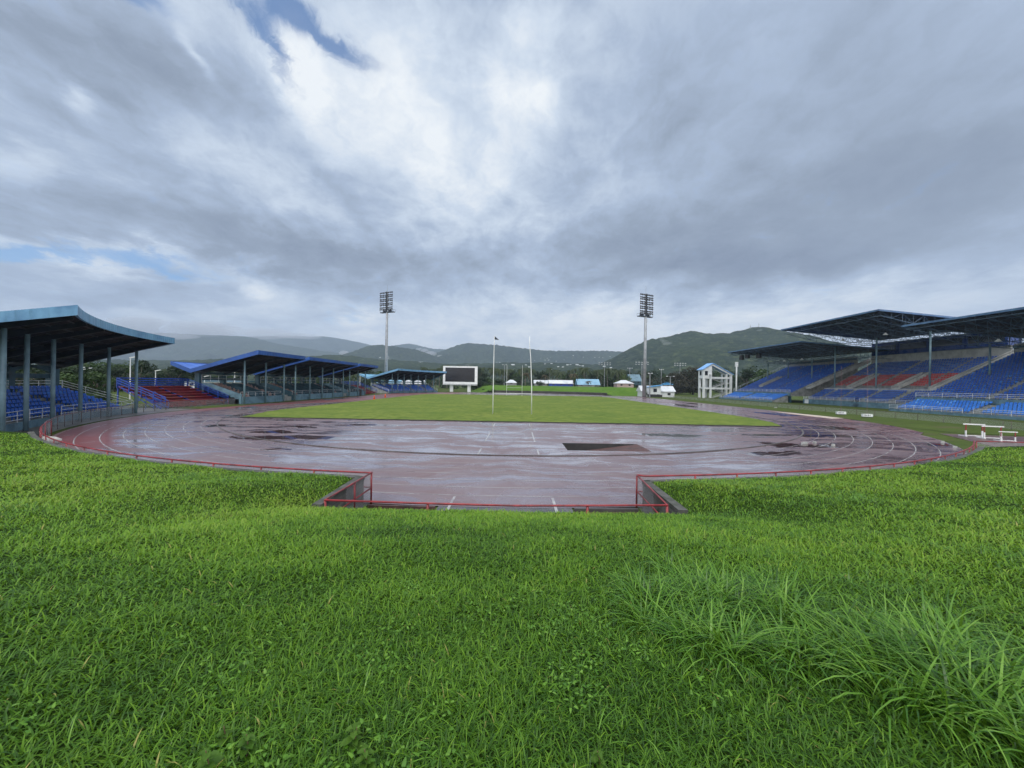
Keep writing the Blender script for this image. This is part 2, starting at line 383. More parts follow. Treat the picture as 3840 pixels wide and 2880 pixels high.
# running track outline: near bend, wide right straight, far bend, left straight
out = [mapN(RO + .15, t, 0)[:2] for t in frange(-90, 62, 60)]
out += [(42.6, 40.2), (44.8, 44), (46.8, 48.5), (48.4, 53.5), (49.6, 59.5), (RS - .1, 66), (RS, 72), (RS, 150), (RS - 1, 160)]
out += [(CX + (RO + 1.5) * math.cos(R(t)), CF + (RO + .15) * math.sin(R(t))) for t in frange(22, 180, 60)]
out += [(CX - RO - .15, 100)]
track = flat('running_track', out, 0, M['track'], hole)
# water-jump pit sunk into the D: four walls and a sloping floor
pw = MB(); x0, x1, y0, y1 = PIT
dp = lambda x: -.005 if x > x1 - .05 else -.72 * (1 - (x - x0 - .5) / (x1 - x0 - .5)) if x > x0 + .5 else -.72
xs = [x0, x0 + .5, x0 + 1.5, x0 + 3, x1]
for a, b in zip(xs, xs[1:]):
    pw.add([(a, y0, dp(a)), (b, y0, dp(b)), (b, y1, dp(b)), (a, y1, dp(a))], [(0, 1, 2, 3)])
    pw.add([(a, y1, dp(a)), (b, y1, dp(b)), (b, y1, 0), (a, y1, 0)], [(0, 1, 2, 3)], 1)
    pw.add([(a, y0, dp(a)), (b, y0, dp(b)), (b, y0, 0), (a, y0, 0)], [(3, 2, 1, 0)], 1)
pw.add([(x0, y0, -.72), (x0, y1, -.72), (x0, y1, 0), (x0, y0, 0)], [(0, 1, 2, 3)], 1)
obj('water_jump_pit', pw, [pbr('matt_pit_floor', (.085, .04, .036), .7, (.05, .03, .028), 1.2), M['dark']], kind='structure')
# pitch
fld = [(-35.0, 58.5), (-34.6, 54), (-33.4, 49.5), (-32.1, 45.0), (30.2, 44.0), (32.3, 48.4), (33.5, 55), (33.8, 64.5), (33.4, 140), (32, 148.5), (-33, 148.8), (-35, 142)]
rg_ = random.Random(4); fine_ = []
for (a, b) in zip(fld, fld[1:] + fld[:1]):
    m_ = max(1, int(math.dist(a, b) / .8))
    for k in range(m_): fine_.append((a[0] + (b[0] - a[0]) * k / m_ + rg_.uniform(-.13, .13), a[1] + (b[1] - a[1]) * k / m_ + rg_.uniform(-.13, .13)))
fld = fine_; n = len(fld)
obj('pitch_edge_shade', MB().add([(x * 1.003, (y - 96) * 1.0018 + 96, z) for z in (.004, .1) for x, y in fld],
    [(i, (i + 1) % n, n + (i + 1) % n, n + i) for i in range(n)] + [tuple(range(n, 2 * n))]), M['dark'], kind='structure')  # dark rim paints the shading line along the pitch edge
flat('pitch', fld, .106, M['pitch'])
# lane lines, kerb and runway lines
lm = MB()
for k in range(1, 9):
    r = RK + k * LW
    lm.ext(lambda s, t, z: mapN(s, t, z), [(r - .027, .005), (r + .027, .005)], frange(-90, 90, 90), caps=False)
    lm.ext(mapL, [(r - .03, .005), (r + .03, .005)], [CN, CF], caps=False)
    lm.ext(mapR, [(CX + r - .03, .005), (CX + r + .03, .005)], [CN, CF], caps=False)
    lm.ext(mapC, [(r - .035, .005), (r + .035, .005)], frange(0, 180, 60), caps=False)
for x in (-2.35, 1.46):
    for a, b in ((11.0, 15.0), (23.9, 26.3), (29.5, 35.5), (37.5, 43.5)):
        lm.add([(x - .05, a, .009), (x + .05, a, .009), (x + .05, b, .009), (x - .05, b, .009)], [(0, 1, 2, 3)])
for t, a, b in ((-62, 6.5, 7.4), (-47, 7.2, 8), (-40, 6.2, 6.8), (52, 6, 7)):
    lm.ext(mapN, [(RK + a * LW, .007), (RK + b * LW, .007)], [t, t + .12], caps=False)
obj('track_markings', lm, M['line'], kind='structure')
km = MB()
km.ext(mapN, [(RK - .06, .004), (RK - .06, .05), (RK + .03, .05), (RK + .03, .004)], frange(-90, 12, 60))
km.ext(mapN, [(RK - .06, .004), (RK - .06, .06), (RK + .06, .06), (RK + .06, .004)], frange(12, 90, 40), m=0)
km.ext(mapL, [(RK - .06, .004), (RK - .06, .05), (RK + .03, .05), (RK + .03, .004)], [CN, CF])
obj('track_kerb', km, [M['kerb'], M['line']], kind='structure')
rings = MB()
for x, y, r in ((-13.2, 38.6, 1.2), (-5.2, 43.2, 1.25), (11.5, 41.5, 1.3)):
    rings.ext(lambda s, t, z: (x + s * math.cos(R(t)), y + s * math.sin(R(t)), z), [(r, .006), (r + .09, .006)], frange(0, 360, 32), caps=False)
obj('throwing_circle_markings', rings, M['line'], kind='structure')
# sand pit, grass verge and the apron in front of the left stands
flat('sand_pit', [(46.9, 57.2), (49.6, 58.2), (50.0, 63), (49.4, 69), (48.2, 73), (47.4, 66)], .012, M['sand'])
flat('grass_verge', [(46.5, 41), (60, 36), (86.5, 40), (86.5, 165), (RS + .15, 165), (RS + .15, 66), (50, 57), (46.9, 50)], -.02, M['rough_turf'])
ap = [mapA(46.9, t, 0)[:2] for t in frange(62, 8, 24)] + [(CX - 46.9, 57.5), (CX - 58, 57.5)] + [mapA(60, t, 0)[:2] for t in frange(8, 62, 20)]
flat('apron', ap, -.012, M['apron'])
flat('left_verge', [(CX - 46.7, 58), (CX - 46.7, 146), (CX - 62, 146), (CX - 62, 58)], -.016, M['rough_turf'])
flat('right_path', [(31.5, 25.5), (38, 30), (44, 40), (60, 36), (60, 18), (34, 22)], -.024, pbr('reddish_path', (.13, .08, .075), .35, (.08, .045, .042), .6))

# ------------------------------------------------------------------ near bank
NX0, NX1, NY = -5.55, 4.72, 10.42                      # notch cut into the bank for the runway
RW = 46.95                                             # back of the retaining wall
def yarc(x): return CN - math.sqrt(max(RW * RW - (x - CX) ** 2, 0))
def yedge(x):
    if NX0 < x < NX1: return NY
    if x < -29.4: return yarc(-29.4) - .62 * (-29.4 - x)
    if x > 28.2: return yarc(28.2) - .55 * (x - 28.2)
    return yarc(x)
def bank_h(x, y):
    r = math.hypot(x - CX, y - CN)
    h = 1.08 + .137 * (min(r, 60) - RW) + .03 * max(r - 60, 0)
    dx = max(NX0 - x, 0, x - NX1); d = math.hypot(dx, max(NY - y, 0))
    cap = .97 + .25 * d; k = .12; e = max(k - abs(h - cap), 0) / k; h = min(h, cap) - e * e * k * .25
    h += min(.09, .03 + .03 * d) * mnoise.noise(Vector((x * .35, y * .35, 3))) + .035 * mnoise.noise(Vector((x * 1.3, y * 1.3, 8)))
    return h
bk = MB()
def bank_strip(xs, ny):
    o = len(bk.v)
    for x in xs:
        y1 = yedge(x)
        for j in range(ny + 1):
            f = j / ny; y = y1 + (-26 - y1) * f ** 1.9
            bk.v.append((x, y, bank_h(x, y)))
    for i in range(len(xs) - 1):
        for j in range(ny):
            a = o + i * (ny + 1) + j; bk.f.append((a, a + 1, a + ny + 2, a + ny + 1)); bk.m.append(0)
bank_strip(frange(-75, -13, 70) + frange(-13, NX0, 36)[1:], 130); bank_strip(frange(NX0 + 1e-4, NX1 - 1e-4, 30), 130); bank_strip(frange(NX1, 13, 36) + frange(13, 75, 70)[1:], 130)
obj('grass_bank', bk, M['bank_soil'], smooth=True, kind='structure')

def wall_path(name, pts, h0, thick, label, cat, mat, top=None):
    """wall with stepped-back coping along pts [(x, y)], height from h0(x, y)"""
    root = thing(name, (pts[len(pts) // 2][0], pts[len(pts) // 2][1], 0), label, cat)
    mb = MB(); tp = MB(); n = len(pts)
    nor = []
    for i in range(n):
        d = Vector(pts[min(i + 1, n - 1)]) - Vector(pts[max(i - 1, 0)]); d.normalize(); nor.append((-d.y, d.x))
    for mbx, z0, z1, e in ((mb, -.05, -.14, 0), (tp, -.137, 0, .03)):
        o = len(mbx.v)
        for (x, y), (nx, ny) in zip(pts, nor):
            h = h0(x, y); lo = z0 if z0 == -.05 else h + z0
            for sgn, zz in ((-1, lo), (-1, h + z1), (1, h + z1), (1, lo)):
                k = sgn * (thick / 2 + e)
                mbx.v.append((x + nx * k, y + ny * k, zz))
        for i in range(n - 1):
            for k in range(4):
                mbx.f.append((o + 4 * i + k, o + 4 * i + (k + 1) % 4, o + 4 * i + 4 + (k + 1) % 4, o + 4 * i + 4 + k)); mbx.m.append(0)
        mbx.f += [(o + 3, o + 2, o + 1, o), tuple(o + 4 * (n - 1) + k for k in range(4))]; mbx.m += [0, 0]
    obj('wall_face', mb, mat, root); obj('coping', tp, top or mat, root)
    return root
wh = lambda x, y: 1.06
arcL = [mapN(46.8, t, 0)[:2] for t in frange(-38.3, -6.15, 40)]
arcR = [mapN(46.8, t, 0)[:2] for t in frange(6.6, 38.2, 40)]
M['coping'] = pbr('mossy_coping', (.085, .085, .078), .8, (.04, .045, .034), 3, bump=.4, bscale=12)
wall_path('retaining_wall', arcL + [(-5.5, 13.7), (-5.42, 10.5)], wh, .2, 'blackened block retaining wall left of the runway notch, holding up the left bank', 'retaining wall', M['block'], M['coping'])
wall_path('retaining_wall', [(4.6, 10.5), (4.66, 13.75)] + arcR, wh, .2, 'dark mossy concrete retaining wall right of the runway notch, holding up the right bank', 'retaining wall', M['block'], M['coping'])
wall_path('retaining_wall', [(-5.5, 10.3), (4.7, 10.3)], lambda x, y: .85, .22, 'low wall hidden under the red front rail of the runway notch', 'retaining wall', M['block'], M['coping'])
# floor of the notch
flat('runway_apron', [(-2.75, 10.45), (2.0, 10.45), (2.05, 13.85), (-2.75, 13.85)], -.004, pbr('wet_asphalt', (.05, .05, .052), .25, (.085, .08, .08), 1.5, spec=.7, bump=.3, bscale=40))
flat('dirt_strip', [(-5.3, 10.45), (-2.8, 10.45), (-2.8, 13.5), (-5.3, 13.55)], -.03, M['dirt'])
flat('dirt_strip', [(2.1, 10.45), (4.5, 10.45), (4.5, 13.6), (2.1, 13.5)], -.03, M['dirt'])
kb = MB().bar((-5.2, 13.6, -.0), (-2.8, 13.52, -.0), .1, .16); tag(obj('kerb_shadow_bar', kb, M['post_brown']), 'dark reddish bar for the kerb shadow by the dirt strip, left of the runway lines', 'kerb shadow bar')  # dark bar stands in for the shadow on the kerb face
kb = MB().bar((2.1, 13.62, -.01), (4.4, 13.7, -.01), .09, .13); tag(obj('kerb_shadow_bar', kb, M['kerb']), 'dark bar for the kerb shadow by the dry grass strip, right of the runway lines', 'kerb shadow bar')

# ------------------------------------------------------------------ railings and fences
def fence(name, path, post_at, h, label, cat, rail_mat, post_mat, r_rail=.032, r_post=.034, mid=None, group=None, wire=True, zb=0.0, base=0):
    root = thing(name, (path[0][0], path[0][1], zb), label, cat, group)
    obj('top_rail', MB().tube([(x, y, zb + h) for x, y in path], r_rail, 8), rail_mat, root, True)
    if mid: obj('mid_rail', MB().tube([(x, y, zb + mid) for x, y in path], r_rail * .8, 6), rail_mat, root, True)
    for x, y in post_at:
        obj('post', MB().tube([(x, y, zb - .04), (x, y, zb + h - r_rail * .3)], r_post, 8), post_mat, root, True)
    if wire: wire_panel(path, zb + .03, zb + h - .02, root)
    return root
HR = 1.12
pl = [mapN(46.45, t, 0)[:2] for t in frange(-47.5, -5.75, 60)] + [(-5.24, 14.04)]
fence('red_fence', pl, [mapN(46.45, t, 0)[:2] for t in frange(-47.5, -8.5, 14)], HR, 'red pipe fence with wire netting curving along the left bank', 'fence', M['rail_red'], M['rail_red'])
pr = [(4.46, 14.14)] + [mapN(46.5, t, 0)[:2] for t in frange(6.6, 41.5, 60)]
fence('red_fence', pr, [mapN(46.5, t, 0)[:2] for t in frange(9, 41.5, 15)], HR + .03, 'red pipe fence with wire netting curving along the right bank', 'fence', M['rail_red'], M['rail_red'])
a = mapN(46.5, 41.5, 0)
pe = [(a[0] + .3, a[1] + .1), (a[0] + 6, a[1] - .4), (a[0] + 16, a[1] - 1.5)]
fence('red_fence', pe, [pe[0], pe[1], pe[2]], HR, 'red fence running off beside the reddish path behind the right bank', 'fence', M['rail_red'], M['rail_red'])
# guard rail of the notch
g = thing('notch_guard_rail', (-5.24, 10.68, 0), 'red pipe guard rail around the runway notch in the grass bank', 'guard rail')
obj('top_rail', MB().tube([(-5.24, 14.0, HR), (-5.26, 12.3, HR), (-5.28, 10.68, HR), (-2.6, 10.58, HR - .01), (0, 10.55, HR - .03), (2.3, 10.58, HR), (4.22, 10.64, HR + .02), (4.34, 12.4, HR + .03), (4.46, 14.1, HR + .04)], .029, 8), M['rail_red'], g, True)
for x, y in ((-5.24, 14.0), (4.46, 14.1), (-5.28, 10.7), (4.22, 10.66), (-5.26, 12.6), (-2.4, 10.6), (2.0, 10.6)):
    obj('post', MB().tube([(x, y, -.03), (x, y, HR)], .036, 8), M['rail_red'], g, True)
for x, s in ((-5.24, -1), (4.46, 1)):
    obj('mid_rail', MB().tube([(x, 14.02, .58), (x + s * .62, 14.05, .6)], .026, 6), M['rail_red'], g, True)
    obj('brace', MB().tube([(x, 14.0, .57), (x + (-.02 if s < 0 else -.12), 11.4, .57)], .026, 6), M['rail_red'], g, True)
wire_panel([(-5.24, 14.0), (-5.27, 12.0)], .05, HR, g); wire_panel([(4.46, 14.1), (4.36, 12.1)], .05, HR, g)

# light fence that leaves the red one and runs on in front of the left stands
lf = [mapA(46.6 + max(0, (44 - t)) * .075, t, 0)[:2] for t in frange(43.5, 4, 30)] + [(CX - 49.7, 59), (CX - 49.9, 69)]
fence('mesh_fence', lf, [lf[i] for i in range(0, 33, 2)], 1.05, 'long pale-railed netting fence in front of the curved stand and red bleacher', 'fence', M['rail_dull'], M['post_brown'], .028, .026)
rf = [(CX + 53.2, 38.5), (57.5, 43.2), (58.9, 48), (59.3, 54)] + [(59.3, y) for y in frange(57, 150, 28)]
fence('mesh_fence', rf, [(57.4, 43.0), (58.2, 45.2)] + [(59.0 if y < 52 else 59.3, y) for y in np.arange(46.6, 150, 3.4)][:31], .95, 'low thin wire fence along the grass before the right grandstands', 'fence', M['post_brown'], M['post_brown'], .016, .028)

# ------------------------------------------------------------------ seats
def seat_shape(w=.44):
    h = w / 2; b = MB()
    P = [(-.02, .0, .36), (.18, -.0, .37), (.36, 0, .40), (.39, 0, .54), (.42, 0, .66)]   # local: +x = back, y across
    ws = [h * .85, h, h * .92, h, h * .8]
    vs = []
    for (x, y, z), q in zip(P, ws): vs += [(x, -q, z), (x + .0, 0, z - .03 if z < .45 else z), (x, q, z)]
    for (x, y, z), q in zip(P, ws): vs += [(x + .03, -q, z - .03), (x + .03, 0, z - .05), (x + .03, q, z - .03)]
    fs = []
    n = 15
    for i in range(4):
        for k in range(2):
            a = i * 3 + k; fs.append((a, a + 1, a + 4, a + 3)); fs.append((n + a, n + a + 3, n + a + 4, n + a + 1))
        fs += [(i * 3, i * 3 + 3, n + i * 3 + 3, n + i * 3), (i * 3 + 2, n + i * 3 + 2, n + i * 3 + 5, i * 3 + 5)]
    fs += [(0, n, n + 1, 1), (1, n + 1, n + 2, 2), (12, 13, n + 13, n + 12), (13, 14, n + 14, n + 13)]
    b.add(vs, fs)
    b.box((.2, 0, .17), (.07, w * .35, .34)) if False else None
    b.box((.24, 0, .16), (.06, .1, .36))
    return b
SEAT = seat_shape()
SV = np.array(SEAT.v); 
CAMI = co.matrix_world.inverted()
def in_frame(p):
    q = CAMI @ Vector(p)
    return q.z < 0 and abs(q.x / -q.z) < 1.33 and abs(q.y / -q.z) < 1.0
def place_seats(root, seats, mat, limit=100, name='seat', label=None):
    """seats: [(x, y, z, heading)], the nearest as parts of their own, the others as one part of kind stuff"""
    off = OFF[root.name]
    seats = sorted(seats, key=lambda s: (not in_frame(s[:3]), s[0] ** 2 + s[1] ** 2))
    me = mesh_of(name, SEAT, mat)
    for x, y, z, h in seats[:limit]:
        o = bpy.data.objects.new(name, me); COL.objects.link(o); o.parent = root
        o.location = (x - off[0], y - off[1], z - off[2]); o.rotation_euler = (0, 0, h)
    rest = seats[limit:]
    if rest:
        A = np.array(rest); n = len(A); c, s = np.cos(A[:, 3]), np.sin(A[:, 3])
        V = np.empty((n, len(SV), 3))
        V[:, :, 0] = A[:, None, 0] + c[:, None] * SV[None, :, 0] - s[:, None] * SV[None, :, 1] - off[0]
        V[:, :, 1] = A[:, None, 1] + s[:, None] * SV[None, :, 0] + c[:, None] * SV[None, :, 1] - off[1]
        V[:, :, 2] = A[:, None, 2] + SV[None, :, 2] - off[2]
        fs = [tuple(i + k * len(SV) for i in f) for k in range(n) for f in SEAT.f]
        m2 = bpy.data.meshes.new('seating'); m2.from_pydata(V.reshape(-1, 3).tolist(), [], fs); m2.materials.append(mat); m2.update()
        o = bpy.data.objects.new('seating', m2); COL.objects.link(o); o.parent = root; o['kind'] = 'stuff'
        if label: o['label'] = label

def steps(rows, s0, z0, ds, dz, foot=-.05, lead=.35):
    """closed stepped profile of a terrace"""
    p = [(s0 - lead, foot), (s0 - lead, z0)]
    for i in range(rows):
        p += [(s0 + (i + 1) * ds - lead, z0 + i * dz)]
        if i < rows - 1: p += [(s0 + (i + 1) * ds - lead, z0 + (i + 1) * dz)]
    p.append((s0 + rows * ds - lead, foot))
    return p

def rails(root, mp, s, ts, zs, r=.028, mat=None, posts=None, z0=0, name='railing'):
    mb = MB()
    for z in zs: mb.tube([mp(s, t, z) for t in ts], r, 6)
    for t in posts or []: mb.tube([mp(s, t, z0), mp(s, t, zs[0])], r, 6)
    return obj(name, mb, mat or M['galv'], root)

# ------------------------------------------------------------------ covered stands on the left
RP = [(45.2, 9.6), (50, 8.2), (57, 6.15), (60.3, 7.4)]
def canopy(root, mp, ts, mtop, mfas):
    prof = RP + [(s, z - .18) for s, z in reversed(RP)]
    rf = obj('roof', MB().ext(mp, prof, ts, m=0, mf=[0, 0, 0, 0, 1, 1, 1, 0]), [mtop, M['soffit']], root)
    obj('front_fascia', MB().ext(mp, [(45.02, 8.95), (45.02, 9.68), (45.19, 9.68), (45.19, 8.95)], ts), mfas, rf)
    obj('rear_fascia', MB().ext(mp, [(60.31, 6.85), (60.31, 7.48), (60.46, 7.48), (60.46, 6.85)], ts), mfas, rf)
    e = [(45.02, 9.7), (50, 8.27), (57, 6.2), (60.46, 7.52), (60.46, 6.85), (57, 5.5), (50, 7.55), (45.02, 8.95)]
    d = .16 / (47 * math.pi / 180) if mp in (mapA, mapC) else .16
    for t0, t1 in ((ts[0] - d, ts[0] - d * .02), (ts[-1] + d * .02, ts[-1] + d)):
        obj('end_fascia', MB().ext(mp, e, [t0, t1]), mfas, rf)
    pur = MB()
    for k in range(9):
        s = 46.2 + k * 1.3; z = 9.6 - (s - 45.2) * .292 - .3
        pur.tube([mp(s, t, z) for t in ts], .06, 4)
    obj('purlin_frame', pur, M['steel_dark'], rf)
    return rf
def frame(root, mp, tc, step, cmat, ctop=7.85):
    for t in tc:
        obj('column', MB().tube([mp(48.75, t, 0), mp(48.75, t, ctop)], .155, 12), cmat, root, True)
        bx = MB(); x, y, _ = mp(57.1, t, 0); ang = math.atan2(mp(57.1, t, 0)[1] - mp(56, t, 0)[1], mp(57.1, t, 0)[0] - mp(56, t, 0)[0])
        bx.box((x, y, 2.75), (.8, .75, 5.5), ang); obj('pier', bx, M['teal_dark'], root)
        obj('rafter', MB().bar(mp(45.5, t, 9.05), mp(48.75, t, 8.05), .22, .4).bar(mp(48.75, t, 8.05), mp(57, t, 5.55), .22, .55).bar(mp(57, t, 5.5), mp(60.2, t, 6.8), .22, .4), M['steel_dark'], root)
    # haunched beam between the piers
    hb = MB()
    for a, b in zip(tc, tc[1:]):
        tt = frange(a, b, 8)
        lo = [5.45 - .75 * (abs(k - 4) / 4) ** 1.6 for k in range(9)]
        vs = []
        for t, l in zip(tt, lo): vs += [mp(56.95, t, l), mp(56.95, t, 5.75), mp(57.25, t, 5.75), mp(57.25, t, l)]
        fs = [(4 * i + k, 4 * i + (k + 1) % 4, 4 * i + 4 + (k + 1) % 4, 4 * i + 4 + k) for i in range(8) for k in range(4)]
        hb.add(vs, fs)
    obj('haunched_beam', hb, M['teal_dark'], root)
    obj('tie_beam', MB().ext(mp, [(57.0, 4.25), (57.0, 4.75), (57.2, 4.75), (57.2, 4.25)], frange(tc[0], tc[-1], 16)), M['teal_dark'], root)

def curved_stand(name, mp, near, label, seats_n, aisles, fas, roof, hl, sgn):
    root = thing(name, mp(50, 24, 0), label, 'grandstand')
    ts = frange(13.5, 45.4, 40) if near else frange(4, 45, 40)
    canopy(root, mp, ts, roof, fas)
    tc = [14.0 + 5.62 * k for k in range(6)] if near else [7.5 + 5.4 * k for k in range(7)]
    frame(root, mp, tc, 5.6, M['col'])
    t0, t1 = (13.2, 50) if near else (6, 43)
    tt = frange(t0, t1, 40); rows = 8
    obj('terrace', MB().ext(mp, steps(rows, 50.3, .55, .82, .31), tt), M['conc'], root)
    obj('front_wall', MB().ext(mp, [(49.35, -.05), (49.35, .62), (49.55, .62), (49.55, -.05)], tt), M['teal_wall'], root)
    for k, (a, b) in enumerate(((t0, 27), (28.2, t1)) if near else ((t0, 22), (23.4, t1))):
        ps = frange(a, b, max(3, int((b - a) / 2.2)))
        rails(root, mp, 49.45, frange(a, b, 20), (1.55, 1.2, .85), .03, M['galv'], ps, .6, 'front_railing')
    rails(root, mp, 56.75, tt, (3.95, 3.65, 3.3), .035, M['white_metal'], frange(t0, t1, 12), 2.7, 'back_railing')
    # sloping end rail
    for te in (t0, t1):
        e = MB()
        for dz in (.95, .65, .35): e.tube([mp(49.6, te, .75 + dz), mp(56.7, te, 3.0 + dz)], .028, 6)
        for s in (49.6, 52, 54.4, 56.7): e.tube([mp(s, te, .3 + (s - 49.6) * .33), mp(s, te, .75 + (s - 49.6) * .317 + .95)], .028, 6)
        obj('stair_railing', e, M['white_metal'], root)
    seats = []
    for i in range(rows):
        s = 50.35 + i * .82; z = .55 + i * .31
        n = int((t1 - t0 - .6) * math.pi / 180 * s / .54)
        for k in range(n):
            t = t0 + .4 + (k + .5) * (t1 - t0 - .8) / n
            if any(abs(t - a) < .75 for a in aisles) or rnd.random() < .01: continue
            x, y, _ = mp(s, t, z); seats.append((x, y, z, math.atan2(y - mp(s - 1, t, 0)[1], x - mp(s - 1, t, 0)[0])))
    place_seats(root, seats, M['seat_blue'])
    return root
curved_stand('curved_grandstand', mapA, True, 'nearest left grandstand with a sweeping curved pale blue roof edge and blue seats', 0, (21, 33.5, 42), M['fascia_pale'], M['roof_pale'], 0, 1)
cs = curved_stand('curved_grandstand', mapC, False, 'distant small curved stand with pale blue roof left of the scoreboard', 0, (15, 28.5, 37), M['fascia_pale'], M['roof_pale'], 0, -1)
for k, t in enumerate((17, 22, 27)):
    x, y, _ = mapC(52, t, 0); obj('roof_vent', MB().box((x, y, 8.1), (2.2, 1.6, .7), R(t), taper=.8), M['white_metal'], cs)

# straight covered stand with three stepped-looking roofs
B = thing('covered_stand', mapL(49, 97, 0), 'long left stand under three royal blue roofs with teal dividing walls', 'grandstand')
for a, b in ((67.9, 82.7), (84.6, 110.2), (112, 126.2)): canopy(B, mapL, [a, b], M['roof_blue'], M['fascia_blue'])
blocks = [[69.7, 75.6, 81.5], [85.7, 91.7, 97.6, 103.4, 109.3], [113.5, 119.4, 125.2]]
for bl in blocks:
    frame(B, mapL, bl, 5.9, M['col'])
    obj('front_wall', MB().ext(mapL, [(48.9, -.05), (48.9, 1.3), (49.1, 1.3), (49.1, -.05)], [bl[0], bl[-1]]), M['teal_wall'], B)
    rails(B, mapL, 49.4, [bl[0], bl[-1]], (2.15, 1.75), .03, M['galv'], frange(bl[0], bl[-1], 6), 1.2, 'front_railing')
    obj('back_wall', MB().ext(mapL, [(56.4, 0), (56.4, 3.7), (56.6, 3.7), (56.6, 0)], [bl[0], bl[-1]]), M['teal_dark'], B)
    wf = MB()
    for z in (5.2, 4.55): wf.bar(mapL(56.5, bl[0], z), mapL(56.5, bl[-1], z), .06)
    for t in frange(bl[0], bl[-1], len(bl) * 2): wf.bar(mapL(56.5, t, 3.7), mapL(56.5, t, 5.2), .06)
    obj('window_frame', wf, M['galv'], B)
obj('terrace', MB().ext(mapL, steps(8, 50.0, .9, .8, .31), [69.6, 125.3]), M['conc'], B)
dv = [69.6, 74.2, 77.0, 81.4, 85.8, 90.2, 93.2, 96.2, 99.2, 102.0, 105.0, 109.2, 113.6, 118.0, 121.0, 125.1]
for t in dv:
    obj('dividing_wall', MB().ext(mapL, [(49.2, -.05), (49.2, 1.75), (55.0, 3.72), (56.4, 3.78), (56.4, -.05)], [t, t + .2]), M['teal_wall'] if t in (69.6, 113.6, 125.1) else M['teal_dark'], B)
seats = []
for i in range(8):
    for k in range(100):
        t = 69.9 + k * .55
        nr = min(abs(t - q - .1) for q in dv)
        if nr < .4 or any(a < t < b for a, b in ((74.4, 77), (81.4, 85.8), (90.4, 93.2), (96.4, 99.2), (102.2, 105), (109.2, 113.6), (118.2, 121))): continue
        if rnd.random() < .18: continue
        seats.append((*mapL(50.0 + i * .8, t, .9 + i * .31), math.pi))
place_seats(B, seats, M['seat_brown'])
obj('service_door', MB().box(mapL(48.87, 121.8, .95), (.06, 1.6, 1.9)), M['dark'], B)
obj('stencilled_panel_joint', MB().ext(mapL, [(48.86, 0), (48.86, 1.28), (48.895, 1.28), (48.895, 0)], [75.6, 75.7]), M['teal_dark'], B)

# open red bleachers between the stands
def bleacher(y0, y1, label):
    root = thing('red_bleacher', mapL(54, (y0 + y1) / 2, 0), label, 'bleacher', 'red bleachers between the left stands')
    for i in range(7):
        s = 51.4 + i * 1.0; z = .55 + i * .42
        obj('bench', MB().ext(mapL, [(s, z), (s, z + .09), (s + .5, z + .09), (s + .5, z)], [y0, y1]).ext(mapL, [(s + .52, z - .36), (s + .52, z - .02), (s + .58, z - .02), (s + .58, z - .36)], [y0, y1]), M['bench_red'], root)
        obj('footboard', MB().ext(mapL, [(s + .5, z - .02), (s + .5, z + .04), (s + 1.0, z + .04), (s + 1.0, z - .02)], [y0, y1]), M['bench_red'], root)
    for y in (y0 + .1, (y0 + y1) / 2, y1 - .1):
        mb = MB().bar(mapL(51.4, y, .3), mapL(58.5, y, 3.2), .14, .2).bar(mapL(58.4, y, 0), mapL(58.4, y, 4.4), .14)
        for s in (52.6, 55.5): mb.bar(mapL(s, y, 0), mapL(s, y, .3 + (s - 51.4) * .41), .12)
        mb.bar(mapL(53, y, .1), mapL(57.6, y, 2.6), .08).bar(mapL(57.8, y, .1), mapL(54.5, y, 1.4), .08)
        obj('support_frame', mb, M['blue_steel'], root)
    for y in (y0 - .05, y1 + .05):
        mb = MB()
        for dz in (1.1, .75, .4): mb.bar(mapL(51.2, y, .55 + dz), mapL(58.4, y, 3.3 + dz), .09)
        for k in range(5): s = 51.2 + 1.8 * k; mb.bar(mapL(s, y, .2 + .38 * (s - 51.2)), mapL(s, y, 1.65 + .38 * (s - 51.2)), .1)
        obj('side_railing', mb, M['blue_steel'], root)
    mb = MB()
    for z in (4.4, 4.05, 3.7, 3.35): mb.bar(mapL(58.45, y0, z), mapL(58.45, y1, z), .06, .16)
    obj('back_railing', mb, M['blue_steel'], root)
    obj('front_panel', MB().ext(mapL, [(51.2, .15), (51.2, .75), (51.27, .75), (51.27, .15)], [y0, y0 + (y1 - y0) * .62]), M['bench_red'], root)
    fr = MB().bar(mapL(51.1, y0, 1.0), mapL(51.1, y1, 1.0), .06)
    for k in range(13): y = y0 + k * (y1 - y0) / 12; fr.bar(mapL(51.1, y, 0), mapL(51.1, y, 1.0), .06)
    obj('front_railing', fr, M['bench_red'], root)
    return root
bleacher(56.8, 69.0, 'red bench bleacher with blue rails beside the nearest curved stand')
bleacher(127.0, 142.5, 'far red bleacher between the blue roofed stand and small pale roofed stand')
gl = thing('access_stair', mapL(51, 57, 0), 'blue steel stair with landing at the left end of the near red bleacher', 'stair')
mb = MB()
for k in range(6): mb.bar(mapL(50.6 + k * .3, 55.2, .25 + k * .22), mapL(50.6 + k * .3, 56.4, .25 + k * .22), .3, .05)
obj('steps', mb, M['blue_steel'], gl)
mb = MB()
for y in (55.2, 56.4):
    mb.bar(mapL(50.4, y, .1), mapL(52.6, y, 1.5), .06, .2).bar(mapL(50.4, y, 1.1), mapL(52.6, y, 2.5), .06)
    for s in (50.4, 51.5, 52.6): mb.bar(mapL(s, y, 0), mapL(s, y, 1.1 + (s - 50.4) * .63), .06)
obj('handrail', mb, M['blue_steel'], gl)

